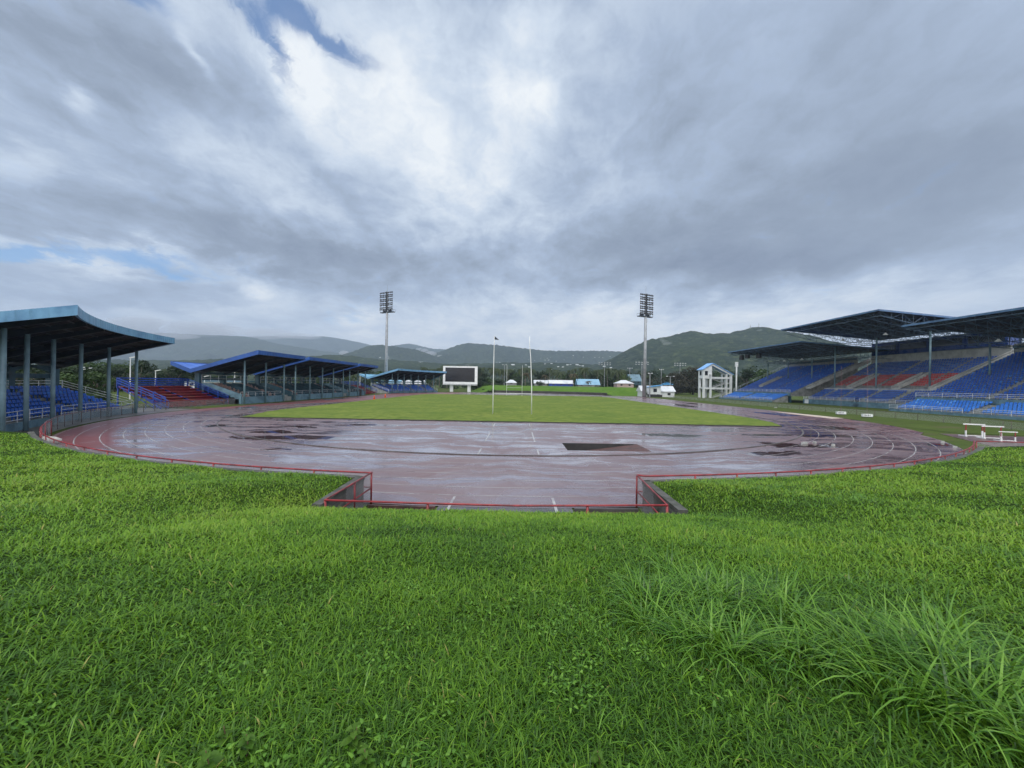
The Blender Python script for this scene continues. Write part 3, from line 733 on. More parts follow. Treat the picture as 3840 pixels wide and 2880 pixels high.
# ------------------------------------------------------------------ right grandstands
def space_roof(root, s0, z0, s1, z1, ys, chord, fas):
    """sheet roof on triangulated trusses; chord = [(s, z)] of the bottom chord"""
    y0, y1 = ys
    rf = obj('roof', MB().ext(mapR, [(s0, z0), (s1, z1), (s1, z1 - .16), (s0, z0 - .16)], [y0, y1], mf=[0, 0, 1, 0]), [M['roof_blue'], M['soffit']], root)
    obj('edge_trim', MB().ext(mapR, [(s0 - .1, z0 + .06), (s0 + .0 - .003, z0 + .06), (s0 - .003, z0 - .32), (s0 - .1, z0 - .32)], [y0, y1]), fas, rf)
    for y in (y0, y1):
        k = -1 if y == y0 else 1
        obj('edge_trim', MB().ext(mapR, [(s0 - .1, z0 + .07), (s1, z1 + .07), (s1, z1 - .3), (s0 - .1, z0 - .3)], [y + .003 * k, y + .1 * k]), fas, rf)
    def zt(s): return z0 - .22 + (z1 - z0) * (s - s0) / (s1 - s0)
    def zb(s):
        for (a, za), (b, zz) in zip(chord, chord[1:]):
            if a <= s <= b: return za + (zz - za) * (s - a) / (b - a)
        return chord[-1][1]
    n = max(3, round((y1 - y0) / 3.6)); ss = frange(chord[0][0], s1 - .6, 12)
    for i in range(n + 1):
        y = y0 + .35 + (y1 - y0 - .7) * i / n; mb = MB()
        mb.tube([mapR(s, y, zt(s)) for s in ss], .07, 5); mb.tube([mapR(s, y, zb(s)) for s in ss], .07, 5)
        for k in range(12):
            mb.tube([mapR(ss[k], y, zb(ss[k])), mapR(ss[k], y, zt(ss[k]))], .04, 4)
            p, q = (ss[k], ss[k + 1]) if k % 2 else (ss[k + 1], ss[k])
            mb.tube([mapR(p, y, zb(p)), mapR(q, y, zt(q))], .045, 4)
        obj('roof_truss', mb, M['truss'], rf)
    # longitudinal trusses
    for s in (ss[0], ss[3], ss[6], ss[9]):
        mb = MB(); m = 2 * n; yy = frange(y0 + .35, y1 - .35, m)
        mb.tube([mapR(s, y, zb(s)) for y in (yy[0], yy[-1])], .07, 5)
        for k in range(m):
            mb.tube([mapR(s, yy[k], zb(s)), mapR(s, yy[k], zt(s))], .045, 4)
            p, q = (yy[k], yy[k + 1]) if k % 2 else (yy[k + 1], yy[k])
            mb.tube([mapR(s, p, zb(s)), mapR(s, q, zt(s))], .045, 4)
        obj('edge_truss', mb, M['truss'], rf)
    lights = MB()
    return rf
def seat_rows(rows, s0, z0, ds, dz, y0, y1, skip, gap=.56):
    out = []
    for i in range(rows):
        n = int((y1 - y0) / gap)
        for k in range(n):
            y = y0 + (k + .5) * (y1 - y0) / n
            if skip(i, y): continue
            out.append((s0 + i * ds, y, z0 + i * dz, 0.0))
    return out

def side_block(name, y0, y1, label, ramp, far):
    root = thing(name, (82, (y0 + y1) / 2, 0), label, 'grandstand')
    # lower tier
    obj('lower_terrace', MB().ext(mapR, steps(6, 79.7, .5, .78, .3), [y0, y1]), M['conc'], root)
    obj('lower_front_wall', MB().ext(mapR, [(78.9, -.06), (78.9, .5), (79.1, .5), (79.1, -.06)], [y0, y1]), M['teal_wall'], root)
    ym = y0 + (y1 - y0) * (.55 if far else .60)
    for a, b in ((y0, ym - .8), (ym + .8, y1)):
        rails(root, mapR, 79.0, [a, b], (1.35, 1.05, .72), .04, M['galv'], frange(a, b, 8), .45, 'lower_railing')
    place_seats(root, seat_rows(6, 79.9, .5, .78, .3, y0 + .6, y1 - .6, lambda i, y: abs(y - ym) < .8 or abs(y - (y0 + (y1 - y0) * .25)) < .4), M['seat_skylit'], 50, label='wet, sky-lit blue seats of the lower tier')
    # upper tier
    obj('upper_terrace', MB().ext(mapR, steps(24, 85.3, 3.0, .82, .395, foot=2.0), [y0, y1]), M['conc'], root)
    obj('upper_front_wall', MB().ext(mapR, [(84.5, 2.1), (84.5, 3.05), (84.72, 3.05), (84.72, 2.1)], [y0, y1]), M['teal_wall'], root)
    obj('under_wall', MB().ext(mapR, [(84.9, -.05), (84.9, 1.98), (85.1, 1.98), (85.1, -.05)], [y0 + .1, y1 - .1]), M['teal_dark'], root)
    rails(root, mapR, 84.6, [y0, y1], (3.95, 3.62, 3.3), .045, M['galv'], frange(y0, y1, 14), 3.0, 'upper_railing')
    def skip(i, y):
        f = (y - y0) / (y1 - y0)
        if ramp and abs(y - ramp) < 1.0 and 4 <= i <= 13: return True
        if abs(f - .34) < .012 or abs(f - .67) < .012: return True
        return rnd.random() < .012
    place_seats(root, seat_rows(24, 85.5, 3.0, .82, .395, y0 + .5, y1 - .5, skip), M['seat_blue'], 50, label='blue seats of the upper tier')
    obj('back_wall', MB().ext(mapR, [(105.2, 2), (105.2, 14.6), (105.5, 14.6), (105.5, 2)], [y0, y1]), M['conc_pale'], root)
    obj('back_beam', MB().ext(mapR, [(104.9, 13.7), (104.9, 14.0), (105.18, 14.0), (105.18, 13.7)], [y0, y1]), M['teal_wall'], root)
    rails(root, mapR, 104.9, [y0, y1], (13.4, 13.05), .04, M['galv'], frange(y0, y1, 10), 12.2, 'gallery_railing')
    # sloping side rails
    for ye in ((y1,) if far else (y0,)):
        mb = MB()
        for dz in (1.0, .6): mb.tube([(84.7, ye, 3.0 + dz), (104.8, ye, 12.6 + dz)], .04, 6)
        for k in range(9): s = 84.8 + 2.5 * k; mb.tube([(s, ye, 3 + (s - 84.7) * .478), (s, ye, 4.0 + (s - 84.7) * .478)], .04, 6)
        obj('side_railing', mb, M['galv'], root)
    if ramp: stair_ramp(root, ramp, 88.6, 5.0, 95.8, 8.35, 1.3)
    for y in ((145.6, 134.7, 123.9) if far else (77.3, 66.4, 55.5)):
        obj('column', MB().tube([(95, y, 7.0), (95, y, 14.0)], .17, 10), M['col'], root, True)
    ya, yb = (110.2, 147.9) if far else (46, 81.0)
    space_roof(root, 81, 18.0, 108, 15.9, (ya, yb), [(81.6, 17.15), (95, 13.95), (108, 13.3)], M['edge'])
    return root
def stair_ramp(root, y, s0, z0, s1, z1, w, name='stair_ramp'):
    mb = MB().ext(mapR, [(s0, z0 - .3), (s0, z0), (s1, z1), (s1, z1 - .4)], [y - w / 2, y + w / 2])
    o = obj(name, mb, M['conc_pale'], root)
    for sgn in (-1, 1):
        obj('parapet', MB().ext(mapR, [(s0, z0 - .35), (s0, z0 + .45), (s1, z1 + .45), (s1, z1 - .45)], [y + sgn * w / 2 - (.003 if sgn < 0 else -.003), y + sgn * (w / 2 + .18)]), M['conc_pale'], o)
    return o
side_block('blue_seat_grandstand', 119, 150, 'far right grandstand block of all blue seats beside the white tower', 140, True)
side_block('blue_seat_grandstand', 46, 81.5, 'nearest right grandstand block of blue seats, cut off by the picture edge', 0, False)

Cc = thing('central_grandstand', (88, 100, 0), 'central right grandstand with red seats and the highest truss roof', 'grandstand')
yA, yB = 83.6, 116.6
obj('front_wall', MB().ext(mapR, [(86.9, -.06), (86.9, 1.25), (87.1, 1.25), (87.1, -.06)], [yA, yB]), M['teal_wall'], Cc)
for a, b in ((yA, 97.6), (99, 112.3), (112.9, yB)):
    rails(Cc, mapR, 87.0, [a, b], (2.1, 1.75, 1.45), .045, M['galv'], frange(a, b, 6), 1.2, 'front_railing')
obj('lower_terrace', MB().ext(mapR, steps(7, 87.9, 1.5, .85, .44), [yA, yB]), M['conc'], Cc)
obj('walkway', MB().ext(mapR, [(93.2, 3.0), (93.2, 4.75), (94.6, 4.75), (94.6, 3.0)], [yA, yB]), M['conc_pale'], Cc)
al = [90.5, 98.3, 105.5, 111.8]
place_seats(Cc, seat_rows(7, 88.1, 1.5, .85, .44, yA + .4, yB - .4, lambda i, y: min(abs(y - a) for a in al) < .6), M['seat_blue'], 40, label='blue seats in front of the walkway')
obj('upper_terrace', MB().ext(mapR, steps(17, 95.2, 5.2, .75, .435, foot=3), [yA, yB]), M['conc'], Cc)
ramps = (95.0, 108.0)
up = seat_rows(17, 95.4, 5.2, .75, .435, yA + 1.0, yB - 1.0, lambda i, y: min(abs(y - a) for a in (90, 101.5, 112.5)) < .5 or (i < 8 and min(abs(y - a) for a in ramps) < 1.3))
place_seats(Cc, [s for s in up if s[0] < 100.1], M['seat_red'], 40, label='red seats of the middle tier')
place_seats(Cc, [s for s in up if s[0] >= 100.1], M['seat_blue'], 20, label='blue seats below the press boxes')
for y in ramps: stair_ramp(Cc, y, 93.4, 4.95, 101.0, 8.6, 1.5)
for y in (82.6, 117.9): stair_ramp(Cc, y, 89.3, 4.7, 110, 14.2, 1.5)
obj('white_band', MB().ext(mapR, [(107.4, 11.5), (107.4, 14.5), (107.7, 14.5), (107.7, 11.5)], [yA, yB]), M['conc_pale'], Cc)
for k in range(4):
    a = yA + .3 + k * 8.1
    pb = obj('press_box', MB().ext(mapR, [(107.0, 14.52), (107.0, 18.2), (110, 18.2), (110, 14.52)], [a, a + 7.9]), M['blue_pane'], Cc)
    obj('window', MB().ext(mapR, [(106.9, 15.6), (106.9, 17.3), (106.99, 17.3), (106.99, 15.6)], [a + .5, a + 7.4]), M['glass'], pb)
for y in (113.0, 100.0, 87.0):
    obj('column', MB().tube([(93.4, y, 4.7), (93.4, y, 17.9)], .19, 10), M['col'], Cc, True)
space_roof(Cc, 79, 22.0, 109, 19.4, (84.2, 115.2), [(79.8, 20.7), (93.4, 17.6), (109, 16.9)], M['edge'])
for y in (98.3,):
    mb = MB()
    for k in range(5): mb.box((86.4 + k * .28, y, .2 + k * .26), (.3, 1.3, .1))
    for s in (-.7, .7): mb.tube([(86.2, y + s, 1.0), (87.7, y + s, 2.3)], .035, 6)
    obj('pitch_stair', mb, M['steel_dark'], Cc)
obj('tunnel_door', MB().box((86.86, 115.2, .62), (.06, 1.5, 1.2)), M['white'], Cc)
# loudspeakers under the far roof
for p, lab in (((83.6, 143.2, 15.6), 'black loudspeaker hung lowest at the far end of the grandstand roof'), ((84.4, 141.0, 16.0), 'black loudspeaker hung under the roof, second from the far end'), ((85.4, 136.0, 15.7), 'small black loudspeaker hung under the far roof nearest the column')):
    root = thing('loudspeaker', p, lab, 'loudspeaker', 'loudspeakers under the far right roof')
    obj('cabinet', MB().box(p, (1.3, 1.3, 1.7), .5, taper=.8), M['dark'], root)
    obj('bracket', MB().bar((p[0], p[1], p[2] + .8), (p[0], p[1], p[2] + 1.6), .1), M['steel_dark'], root)
def pendant(p, lab):
    root = thing('pendant_lamp', p, lab, 'lamp', 'pendant lamps under the right roofs')
    obj('shade', MB().lathe(p, [(.12, .5), (.25, .3), (.5, 0), (.48, -.03)], 12), M['white_metal'], root, True)
    obj('rod', MB().tube([(p[0], p[1], p[2] + .45), (p[0], p[1], p[2] + 1.6)], .04, 6), M['steel_dark'], root)
for y in (123, 131): pendant((91, y, 13.6), 'white pendant lamp hanging under the far right roof')
for y in (92, 104): pendant((88, y, 17.6), 'white pendant lamp hanging under the tall central roof')
for y in (64, 72): pendant((90, y, 13.8), 'white pendant lamp hanging under the nearest right roof')

# ------------------------------------------------------------------ light towers
def light_tower(x, y, top, yaw, label, panel=6.2):
    root = thing('light_tower', (x, y, 0), label, 'light tower', 'stadium light towers')
    pb = top - 8.8
    obj('mast', MB().tube([(x, y, -.05), (x, y, pb * .55), (x, y, top)], .85, 12, r2=.32), M['mast'], root, True)
    obj('spike', MB().tube([(x, y, top), (x, y, top + 3.2)], .05, 6, r2=.02), M['mast'], root)
    ca, sa = math.cos(yaw), math.sin(yaw)
    L = lambda u, v, z: (x + u * ca - v * sa, y + u * sa + v * ca, z)
    pf = MB(); h = panel / 2
    pf.bar(L(-h - .3, .3, pb), L(h + .3, .3, pb), 1.3, .25)
    obj('platform', pf, M['steel_dark'], root)
    gr = MB()
    for v in (-.35, .95):
        gr.bar(L(-h - .3, v, pb + 1.1), L(h + .3, v, pb + 1.1), .06)
    for u in frange(-h - .3, h + .3, 6): gr.bar(L(u, .95, pb), L(u, .95, pb + 1.1), .05).bar(L(u, -.35, pb), L(u, -.35, pb + 1.1), .05)
    for u in (-1.6, 1.4): gr.box(L(u, .3, pb + .6), (1.6, .5, .8), yaw)
    obj('platform_railing', gr, M['steel_dark'], root)
    fr = MB()
    lamp_pos = []
    for i in range(5):
        z = top - .1 - i * 1.78
        fr.bar(L(-h, -.35, z), L(h, -.35, z), .07)
        for k in range(8):
            u = -h + .12 + (k + (0 if k < 4 else .12)) * (panel - .35) / 7.1
            lamp_pos.append((u, z - .45, -1))
            if i > 0: lamp_pos.append((u, z + .35, 1))
    for u in (-h, h): fr.bar(L(u, -.35, top), L(u, -.35, pb), .06)
    fr.bar(L(0, -.35, top), L(0, -.35, pb), .5)
    obj('lamp_frame', fr, M['steel_dark'], root)
    sh = MB().lathe((0, 0, 0), [(.1, .3), (.26, .2), (.33, 0), (.34, -.1), (.28, -.14)], 10)
    me = mesh_of('floodlight', sh, M['dark'])
    for u, z, k in lamp_pos:
        o = bpy.data.objects.new('floodlight', me); COL.objects.link(o); o.parent = root
        p = L(u, -.6, z); o.location = (p[0] - x, p[1] - y, p[2])
        o.rotation_euler = (R(55 + rnd.uniform(-22, 22)), rnd.uniform(-.3, .3), yaw + rnd.uniform(-.5, .5))
    ld = MB()
    px, pyy = .55, 0
    for s in (-.18, .18): ld.bar(L(.75, s, 2), L(.5, s, pb), .05)
    for k in range(30): z = 2 + k * (pb - 2) / 30; ld.bar(L(.75 - .25 * k / 30, -.18, z), L(.75 - .25 * k / 30, .18, z), .04)
    for z in (pb - 1.0, pb - 1.6, pb - 2.2, pb * .42, pb * .42 + .5, pb * .42 + 1): ld.bar(L(.5, .2, z), L(1.25, .2, z), .07)
    for z in (pb - 1.6, pb * .42 + .5): ld.bar(L(1.25, .2, z - .6), L(1.25, .2, z + .6), .07)
    obj('ladder', ld, M['galv'], root)
    return root
light_tower(49.8, 150, 40.3, R(24), 'tall grey light tower standing on the right before the wooded hill')
light_tower(-56.5, 166, 43.3, R(-26), 'tall grey light tower rising behind the small left stand', 6.9)

# ------------------------------------------------------------------ scoreboard
sb = thing('scoreboard', (-30, 196, 0), 'big white framed scoreboard with a black blank screen on two legs', 'scoreboard')
fx = lambda px: (px - VX) / F * 196
xa, xb = fx(1661), fx(1790); zt = EYE + (1438 - 1374.5) / F * 196; zb = EYE + (1438 - 1441.5) / F * 196
mb = MB()
mb.box(((xa + xb) / 2, 196.4, (zt + zb) / 2), (xb - xa, .7, zt - zb))
obj('cabinet', mb, M['white_metal'], sb)
fm = MB(); w = 1.05
for a, b, c, d in ((xa, xb, zt - .75, zt), (xa, xb, zb, zb + 1.1), (xa, xa + 1.15, zb + 1.103, zt - .753), (xb - 1.35, xb, zb + 1.103, zt - .753)):
    fm.box(((a + b) / 2, 195.92, (c + d) / 2), (b - a, .25, d - c))
obj('frame', fm, M['white_metal'], sb)
obj('screen', MB().box(((xa + 1.15 + xb - 1.35) / 2, 196.0, (zt - .75 + zb + 1.1) / 2), (xb - xa - 2.52, .1, zt - zb - 1.87)), M['black'], sb)
obj('ledge', MB().box(((xa + xb) / 2, 195.7, zb - .35), (xb - xa, 1.2, .35)), M['galv'], sb)
for px in (1693, 1759):
    obj('leg', MB().box((fx(px), 196.5, zb / 2 - .3), (1.6, 1.1, zb + .4)), M['white'], sb)
mb = MB(); xm = fx(1751)
for k in (-.7, .7): mb.bar((xm + k, 196.4, zt), (xm + k, 196.4, zt + .8), .06)
mb.bar((xm - .7, 196.4, zt + .8), (xm + .7, 196.4, zt + .8), .06)
obj('access_rail', mb, M['galv'], sb)

# ------------------------------------------------------------------ goal posts
def goal(y, xs, label, h, kink):
    root = thing('rugby_goal', (sum(xs) / 2, y, .1), label, 'goal posts', 'rugby goals on the pitch')
    for i, x in enumerate(xs):
        k = kink[i]
        o = obj('upright', MB().tube([(x, y, .08), (x + k * .1, y, 4), (x + k * .55, y, 8), (x + k, y, h - 1.2), (x + k * 1.05, y, h)], .075, 10, r2=.04), M['white_metal'], root, True)
        if i == 0 and y < 100: obj('pennant', MB().add([(x + k, y, h), (x + k, y, h - .5), (x + .75, y + .1, h - .55), (x + k + .05, y + .03, h - .02)], [(0, 1, 2, 3)]), M['steel_dark'], o)
    obj('crossbar', MB().tube([(xs[0], y, 3.05), (xs[1], y, 3.05)], .032, 8), M['white_metal'], root, True)
    return root
goal(55.5, ((1849.7 - VX) / F * 55.5, (1995 - VX) / F * 55.5), 'nearer tall white rugby goal whose right upright leans', 11.3, (.05, -.42))
goal(141, ((1900.3 - VX) / F * 141, (1958.2 - VX) / F * 141), 'far white rugby goal by the opposite end of the pitch', 11.4, (0, 0))

# ------------------------------------------------------------------ small things by the track
hd = thing('hurdle', (0, 0, 0), '', 'hurdle', 'hurdles beside the track')
obj('bar', MB().box((0, 0, 1.0), (1.2, .05, .09)), M['white_metal'], hd)
for s in (-.45, .45):
    obj('upright', MB().box((s, 0, .72), (.05, .05, .5)), M['rail_red'], hd)
    obj('sleeve', MB().box((s, 0, .28), (.075, .075, .44)), M['white_metal'], hd)
    obj('foot', MB().box((s, .28, .045), (.09, .72, .07), 0), M['white_metal'], hd)
obj('lower_crosspiece', MB().bar((-.45, -.02, .1), (.45, -.02, .1), .04, .06), M['white_metal'], hd)
def hp(px, py): d = EYE * F / (py - hor(px)); return ((px - VX) / F * d, d, 0)
for k, (px, py, rz, sc, lab) in enumerate(((3655, 1640, .32, 1.55, 'tallest white hurdle with red legs, at the left of the three'), (3725, 1648, .32, 1.5, 'middle white hurdle with red legs, beside the track edge'), (3783, 1657, .28, 1.25, 'lowest white hurdle with red legs, at the right of the three'))):
    o = hd if k == 0 else dup(hd)
    o.location = hp(px, py); o.rotation_euler = (0, 0, -rz); sc *= .86; o.scale = (sc, sc, sc * (.92 if k < 2 else .8)); o['label'] = lab
def flagpole(px, py, top, lab):
    p = hp(px, py); root = thing('flagpole', p, lab, 'flagpole', 'thin flagpoles with white weight blocks')
    obj('pole', MB().tube([(p[0], p[1], .3), (p[0] - .05, p[1], top)], .02, 6), M['rail_dull'], root)
    obj('weight_block', MB().box((p[0], p[1], .32), (1.35, .5, .42), -.15), M['white'], root)
    obj('skid', MB().box((p[0], p[1], .06), (1.3, .45, .1), -.15), M['dark'], root)
    mk = MB()
    for k in range(5): mk.box((p[0] - .5 + k * .24, p[1] - .262 + .02 * (2 - k) , .34), (.1, .01, .2 if k % 2 else .26), -.15)
    obj('worn_marking', mk, M['steel_dark'], root)
flagpole(3155, 1556, 8.4, 'thin white pole on a marked weight block, the farther of two on the verge')
flagpole(3253, 1566, 9.2, 'thin white pole on a marked weight block, the nearer of two on the verge')
def cone(px, py, lab):
    p = hp(px, py); root = thing('traffic_cone', p, lab, 'cone', 'orange cones at the pitch edge')
    obj('body', MB().lathe((p[0], p[1], .03), [(.26, 0), (.09, .95), (.05, 1.0)], 12), M['orange'], root, True)
    obj('base', MB().box((p[0], p[1], .03), (.6, .6, .06)), M['orange'], root)
cone(1404.5, 1498, 'orange cone at the left pitch edge, the nearer one'); cone(1445.5, 1491, 'orange cone at the left pitch edge, the farther one')
for px, py, w, lab in ((3021, 1666, .6, 'largest white kerb block lying by a puddle on the inner bend'), (3058, 1664, .26, 'small white block beside the largest kerb block on the bend'), (3128, 1674, .22, 'small white block between two curved lane lines on the right'), (3538, 1662, .22, 'white lane marker block near the hurdles, farther one'), (3585, 1682, .28, 'white lane marker block near the right end of the red fence'), (2910, 1531, .8, 'white object lying on the grass before the right fence')):
    p = hp(px, py); tag(obj('marker_block', MB().box((p[0], p[1], .085), (w, .16, .16), .35, taper=.9), M['conc_pale']), lab, 'block')
p = hp(113, 1641); rk = MB()
for i in range(6):
    for k in range(10):
        a = 2 * math.pi * k / 10; e = -math.pi / 2 + math.pi * i / 5; q = 1 + .25 * mnoise.noise(Vector((math.cos(a) * 2, math.sin(a) * 2, i)))
        rk.v.append((-30.6 + .85 * q * math.cos(e) * math.cos(a), 25.1 + .5 * q * math.cos(e) * math.sin(a), .25 + .3 * math.sin(e)))
for i in range(5):
    for k in range(10): rk.f.append((i * 10 + k, i * 10 + (k + 1) % 10, i * 10 + 10 + (k + 1) % 10, i * 10 + 10 + k)); rk.m.append(0)
tag(obj('pale_stone', rk, M['rock'], smooth=True), 'pale flat stone lying at the left end of the bank', 'stone')

# ------------------------------------------------------------------ judges' tower
jt = thing('judges_tower', (82, 159, 0), 'white three level concrete tower with pitched blue roof and zigzag stairs', 'tower')
xa, xb, ya, yb = 76.1, 87.9, 157.0, 161.3
TW = M['white']
mb = MB()
cw = .75
for x in (xa + cw / 2, xa + 3.0, xb - cw / 2):
    for y in (ya + cw / 2, yb - cw / 2):
        pass
for x, w, top in ((xa + .4, .8, 11.6), (xa + 3.1, .75, 8.0), (xb - 2.1, .45, 9.9), (xb - .4, .8, 9.6)):
    for y in (ya + .4, yb - .4):
        obj('pillar', MB().box((x, y, top / 2 - .05), (w, .8, top + .1)), TW, jt)
for z in (3.9, 8.2):
    obj('floor_beam', MB().box(((xa + xb) / 2, ya + .38, z), (xb - xa - .02, .7, .72)).box(((xa + xb) / 2, yb - .38, z), (xb - xa - .02, .7, .72)), TW, jt)
    obj('floor_slab', MB().box((xa + 2.0, (ya + yb) / 2, z + .1), (3.9, yb - ya - .1, .3)), TW, jt)
# top cabin
rz = lambda x: 11.75 + (x - xa) * (14.0 - 11.75) / 3.7 if x < xa + 3.7 else 14.0 - (x - xa - 3.7) * (14.0 - 9.75) / (xb - xa - 3.7)
cb = MB()
cb.add([(x, y, z) for y in (ya - .02, yb + .02) for x, z in ((xa - .02, 8.1), (xa + 3.5, 8.1), (xa + 3.5, 13.8), (xa - .02, 11.7))],
       [(0, 1, 2, 3), (7, 6, 5, 4), (0, 3, 7, 4), (1, 5, 6, 2), (3, 2, 6, 7), (0, 4, 5, 1)])
cabin = obj('cabin', cb, TW, jt)
for x in (xa + 1.2,):
    w1 = obj('window', MB().box((x, ya - .05, 10.1), (1.15, .08, 1.75)), M['glass'], cabin)
    obj('window_frame', MB().box((x, ya - .04, 11.05), (1.4, .12, .12)).box((x, ya - .04, 9.15), (1.4, .12, .12)), TW, w1)
obj('window', MB().box((xa - .05, ya + 2.2, 10.1), (.08, 1.5, 1.75)), M['glass'], cabin)
obj('air_conditioner', MB().box((xa + 2.7, ya - .25, 9.3), (.8, .4, .65)), M['galv'], cabin)
rf = MB()
xr = xa + 3.7
L1 = [(xa - .5, rz(xa) - .35), (xr, 14.05), (xb + .5, 9.55)]
rf.add([(x, y, z + dz) for y in (ya - .45, yb + .45) for dz in (0, .22) for x, z in L1],
       [(3, 4, 10, 9), (4, 5, 11, 10), (1, 0, 6, 7), (2, 1, 7, 8), (0, 1, 4, 3), (1, 2, 5, 4), (6, 9, 10, 7), (7, 10, 11, 8), (0, 3, 9, 6), (2, 8, 11, 5)])
roof = obj('roof', rf, pbr('sky_blue_roof_sheet', lin(130, 180, 236), .4, lin(112, 164, 222), .5, ribs=(0, .5), bump=.3), jt)
for y in (ya + .1, yb - .1):
    obj('sloping_beam', MB().bar((xr - .1, y, 13.6), (xb, y, 9.35), .5, .6), TW, jt)
for k, (z0, z1) in enumerate(((0, 2.0), (2.0, 3.9), (4.1, 6.1), (6.1, 8.2))):
    a, b = (xa + 4.2, xb - 2.0) if k % 2 == 0 else (xb - 2.0, xa + 4.2)
    y = ya + 1.2 if k % 2 == 0 else yb - 1.2
    fl = obj('stair_flight', MB().bar((a, y, z0), (b, y, z1), 1.3, .28), M['conc_pale'], jt)
    hr = MB()
    for dz in (.9, .55): hr.bar((a, y - .6, z0 + dz), (b, y - .6, z1 + dz), .06)
    for i in range(5): f = i / 4; hr.bar((a + (b - a) * f, y - .6, z0 + (z1 - z0) * f), (a + (b - a) * f, y - .6, z0 + (z1 - z0) * f + .9), .05)
    obj('handrail', hr, M['galv'], fl)
for z in (2.0, 6.1):
    obj('landing', MB().box((xb - 1.2, (ya + yb) / 2, z), (1.9, yb - ya - .3, .3)), TW, jt)

# ------------------------------------------------------------------ houses
def house(px0, px1, yb_, yt, d, wallc, roofc, kind, label, depth=9, eave=None, nm='house'):
    """house seen at distance d whose outline spans px0..px1, roof top at yt and base at yb_ in the photograph"""
    x0 = (px0 - VX) / F * d; x1 = (px1 - VX) / F * d; pc = (px0 + px1) / 2
    zt = EYE + (hor(pc) - yt) / F * d; zb = EYE + (hor(pc) - yb_) / F * d
    ze = zb + (zt - zb) * (eave or .5); root = thing(nm, ((x0 + x1) / 2, d, zb), label, 'house')
    ov = .5
    wl = obj('wall', MB().box(((x0 + x1) / 2, d + depth / 2, (zb - 1 + ze) / 2), (x1 - x0 - 2 * ov, depth - 2 * ov, ze - zb + 1)), wallc, root)
    r = MB(); ym = d + depth / 2; h = (x1 - x0)
    if kind == 'hip':
        k = min(depth / 2, h * .36)
        vs = [(x0, d, ze), (x1, d, ze), (x1, d + depth, ze), (x0, d + depth, ze), (x0 + k, ym, zt), (x1 - k, ym, zt)]
        r.add(vs, [(0, 1, 5, 4), (1, 2, 5), (2, 3, 4, 5), (3, 0, 4), (3, 2, 1, 0)])
    else:
        vs = [(x0, d, ze), (x1, d, ze), (x1, d + depth, ze), (x0, d + depth, ze), (x0, ym, zt), (x1, ym, zt)]
        r.add(vs, [(0, 1, 5, 4), (1, 2, 5), (2, 3, 4, 5), (3, 0, 4), (3, 2, 1, 0)])
    obj('roof', r, roofc, root)
    n = max(1, int(h / 4))
    for i in range(n):
        x = x0 + ov + (i + .5) * (h - 2 * ov) / n
        obj('window', MB().box((x, d + ov - .04, zb + (ze - zb) * .55), (1.2, .08, (ze - zb) * .4)), M['glass'], wl)
    return root
wr = pbr('white_roof_sheet', (.6, .62, .64), .45, (.46, .49, .52), .3, ribs=(0, .8), bump=.3)
br_ = pbr('light_blue_roof_sheet', lin(118, 160, 184), .4, lin(100, 142, 168), .3)
tq = pbr('turquoise_roof_sheet', lin(70, 150, 200), .4, lin(56, 130, 182), .3)
gw = pbr('grey_wall', (.3, .3, .29), .7, (.2, .2, .2), .5)
bw = pbr('blue_wall', lin(30, 70, 170), .6, lin(24, 56, 140), .5)
house(1895, 1940, 1443, 1425, 225, gw, wr, 'hip', 'small white hip roofed kiosk behind the far goal', 7, .35)
house(2002, 2056, 1446, 1426, 245, gw, wr, 'gable', 'low white roofed house partly behind a small tree and palm', 8, .35)
house(2058, 2152, 1449, 1426, 236, bw, wr, 'gable', 'long white roofed building with a blue front wall', 9, .4)
house(2165, 2252, 1450, 1422, 240, gw, br_, 'gable', 'light blue roofed building beside the long white one', 11, .2)
house(2313, 2380, 1452, 1426, 235, pbr('pink_wall', (.4, .3, .27), .7), wr, 'hip', 'white hip roofed house below the yellow green tree', 10, .5)
nb = house(2405, 2536, 1489, 1448, 158, M['white'], wr, 'gable', 'white clubhouse with grey white roof at the foot of right light tower', 7, .48, 'clubhouse')
x0 = (2434 - VX) / F * 156.5; x1 = (2478 - VX) / F * 156.5
gb = MB(); zz = lambda py: EYE + (1449.5 - py) / F * 156.5
gb.add([(x, y, z) for y in (156.5, 160) for x, z in ((x0, zz(1480)), (x1, zz(1480)), (x1, zz(1447)), (x0, zz(1454)))],
       [(0, 1, 2, 3), (7, 6, 5, 4), (0, 3, 7, 4), (1, 5, 6, 2), (3, 2, 6, 7), (0, 4, 5, 1)])
pj = obj('porch_block', gb, M['white'], nb)
obj('porch_roof', MB().bar((x0 - .4, 158, zz(1454.5) + .1), (x1 + .6, 158, zz(1446.5) + .1), 4.4, .25), tq, pj)
obj('window', MB().box((x0 + 2.5, 156.45, zz(1465)), (1.4, .08, 1.4)), M['glass'], pj)
obj('plinth', MB().box(((x0 + x1) / 2 + .3, 157.9, zz(1486) - .2), (x1 - x0 + .5, 3.4, 1.3)), M['dark'], pj)
house(2492, 2530, 1448, 1433, 260, gw, tq, 'hip', 'small turquoise roofed hut below the dark spreading tree', 8, .3)
house(2362, 2408, 1440, 1404, 270, M['teal_dark'], M['teal_wall'], 'gable', 'dull teal shed roof rising behind the yellow green tree', 12, .25)
house(1410, 1500, 1448, 1424, 205, gw, br_, 'gable', 'pale blue roofed building seen through the small curved stand', 10, .4)
house(1500, 1585, 1449, 1426, 205, gw, wr, 'gable', 'white roofed building seen under the small pale stand roof', 10, .4)
house(680, 905, 1456, 1427, 112, M['white'], M['teal_dark'], 'gable', 'long low white building seen behind the red bleacher', 9, .8)

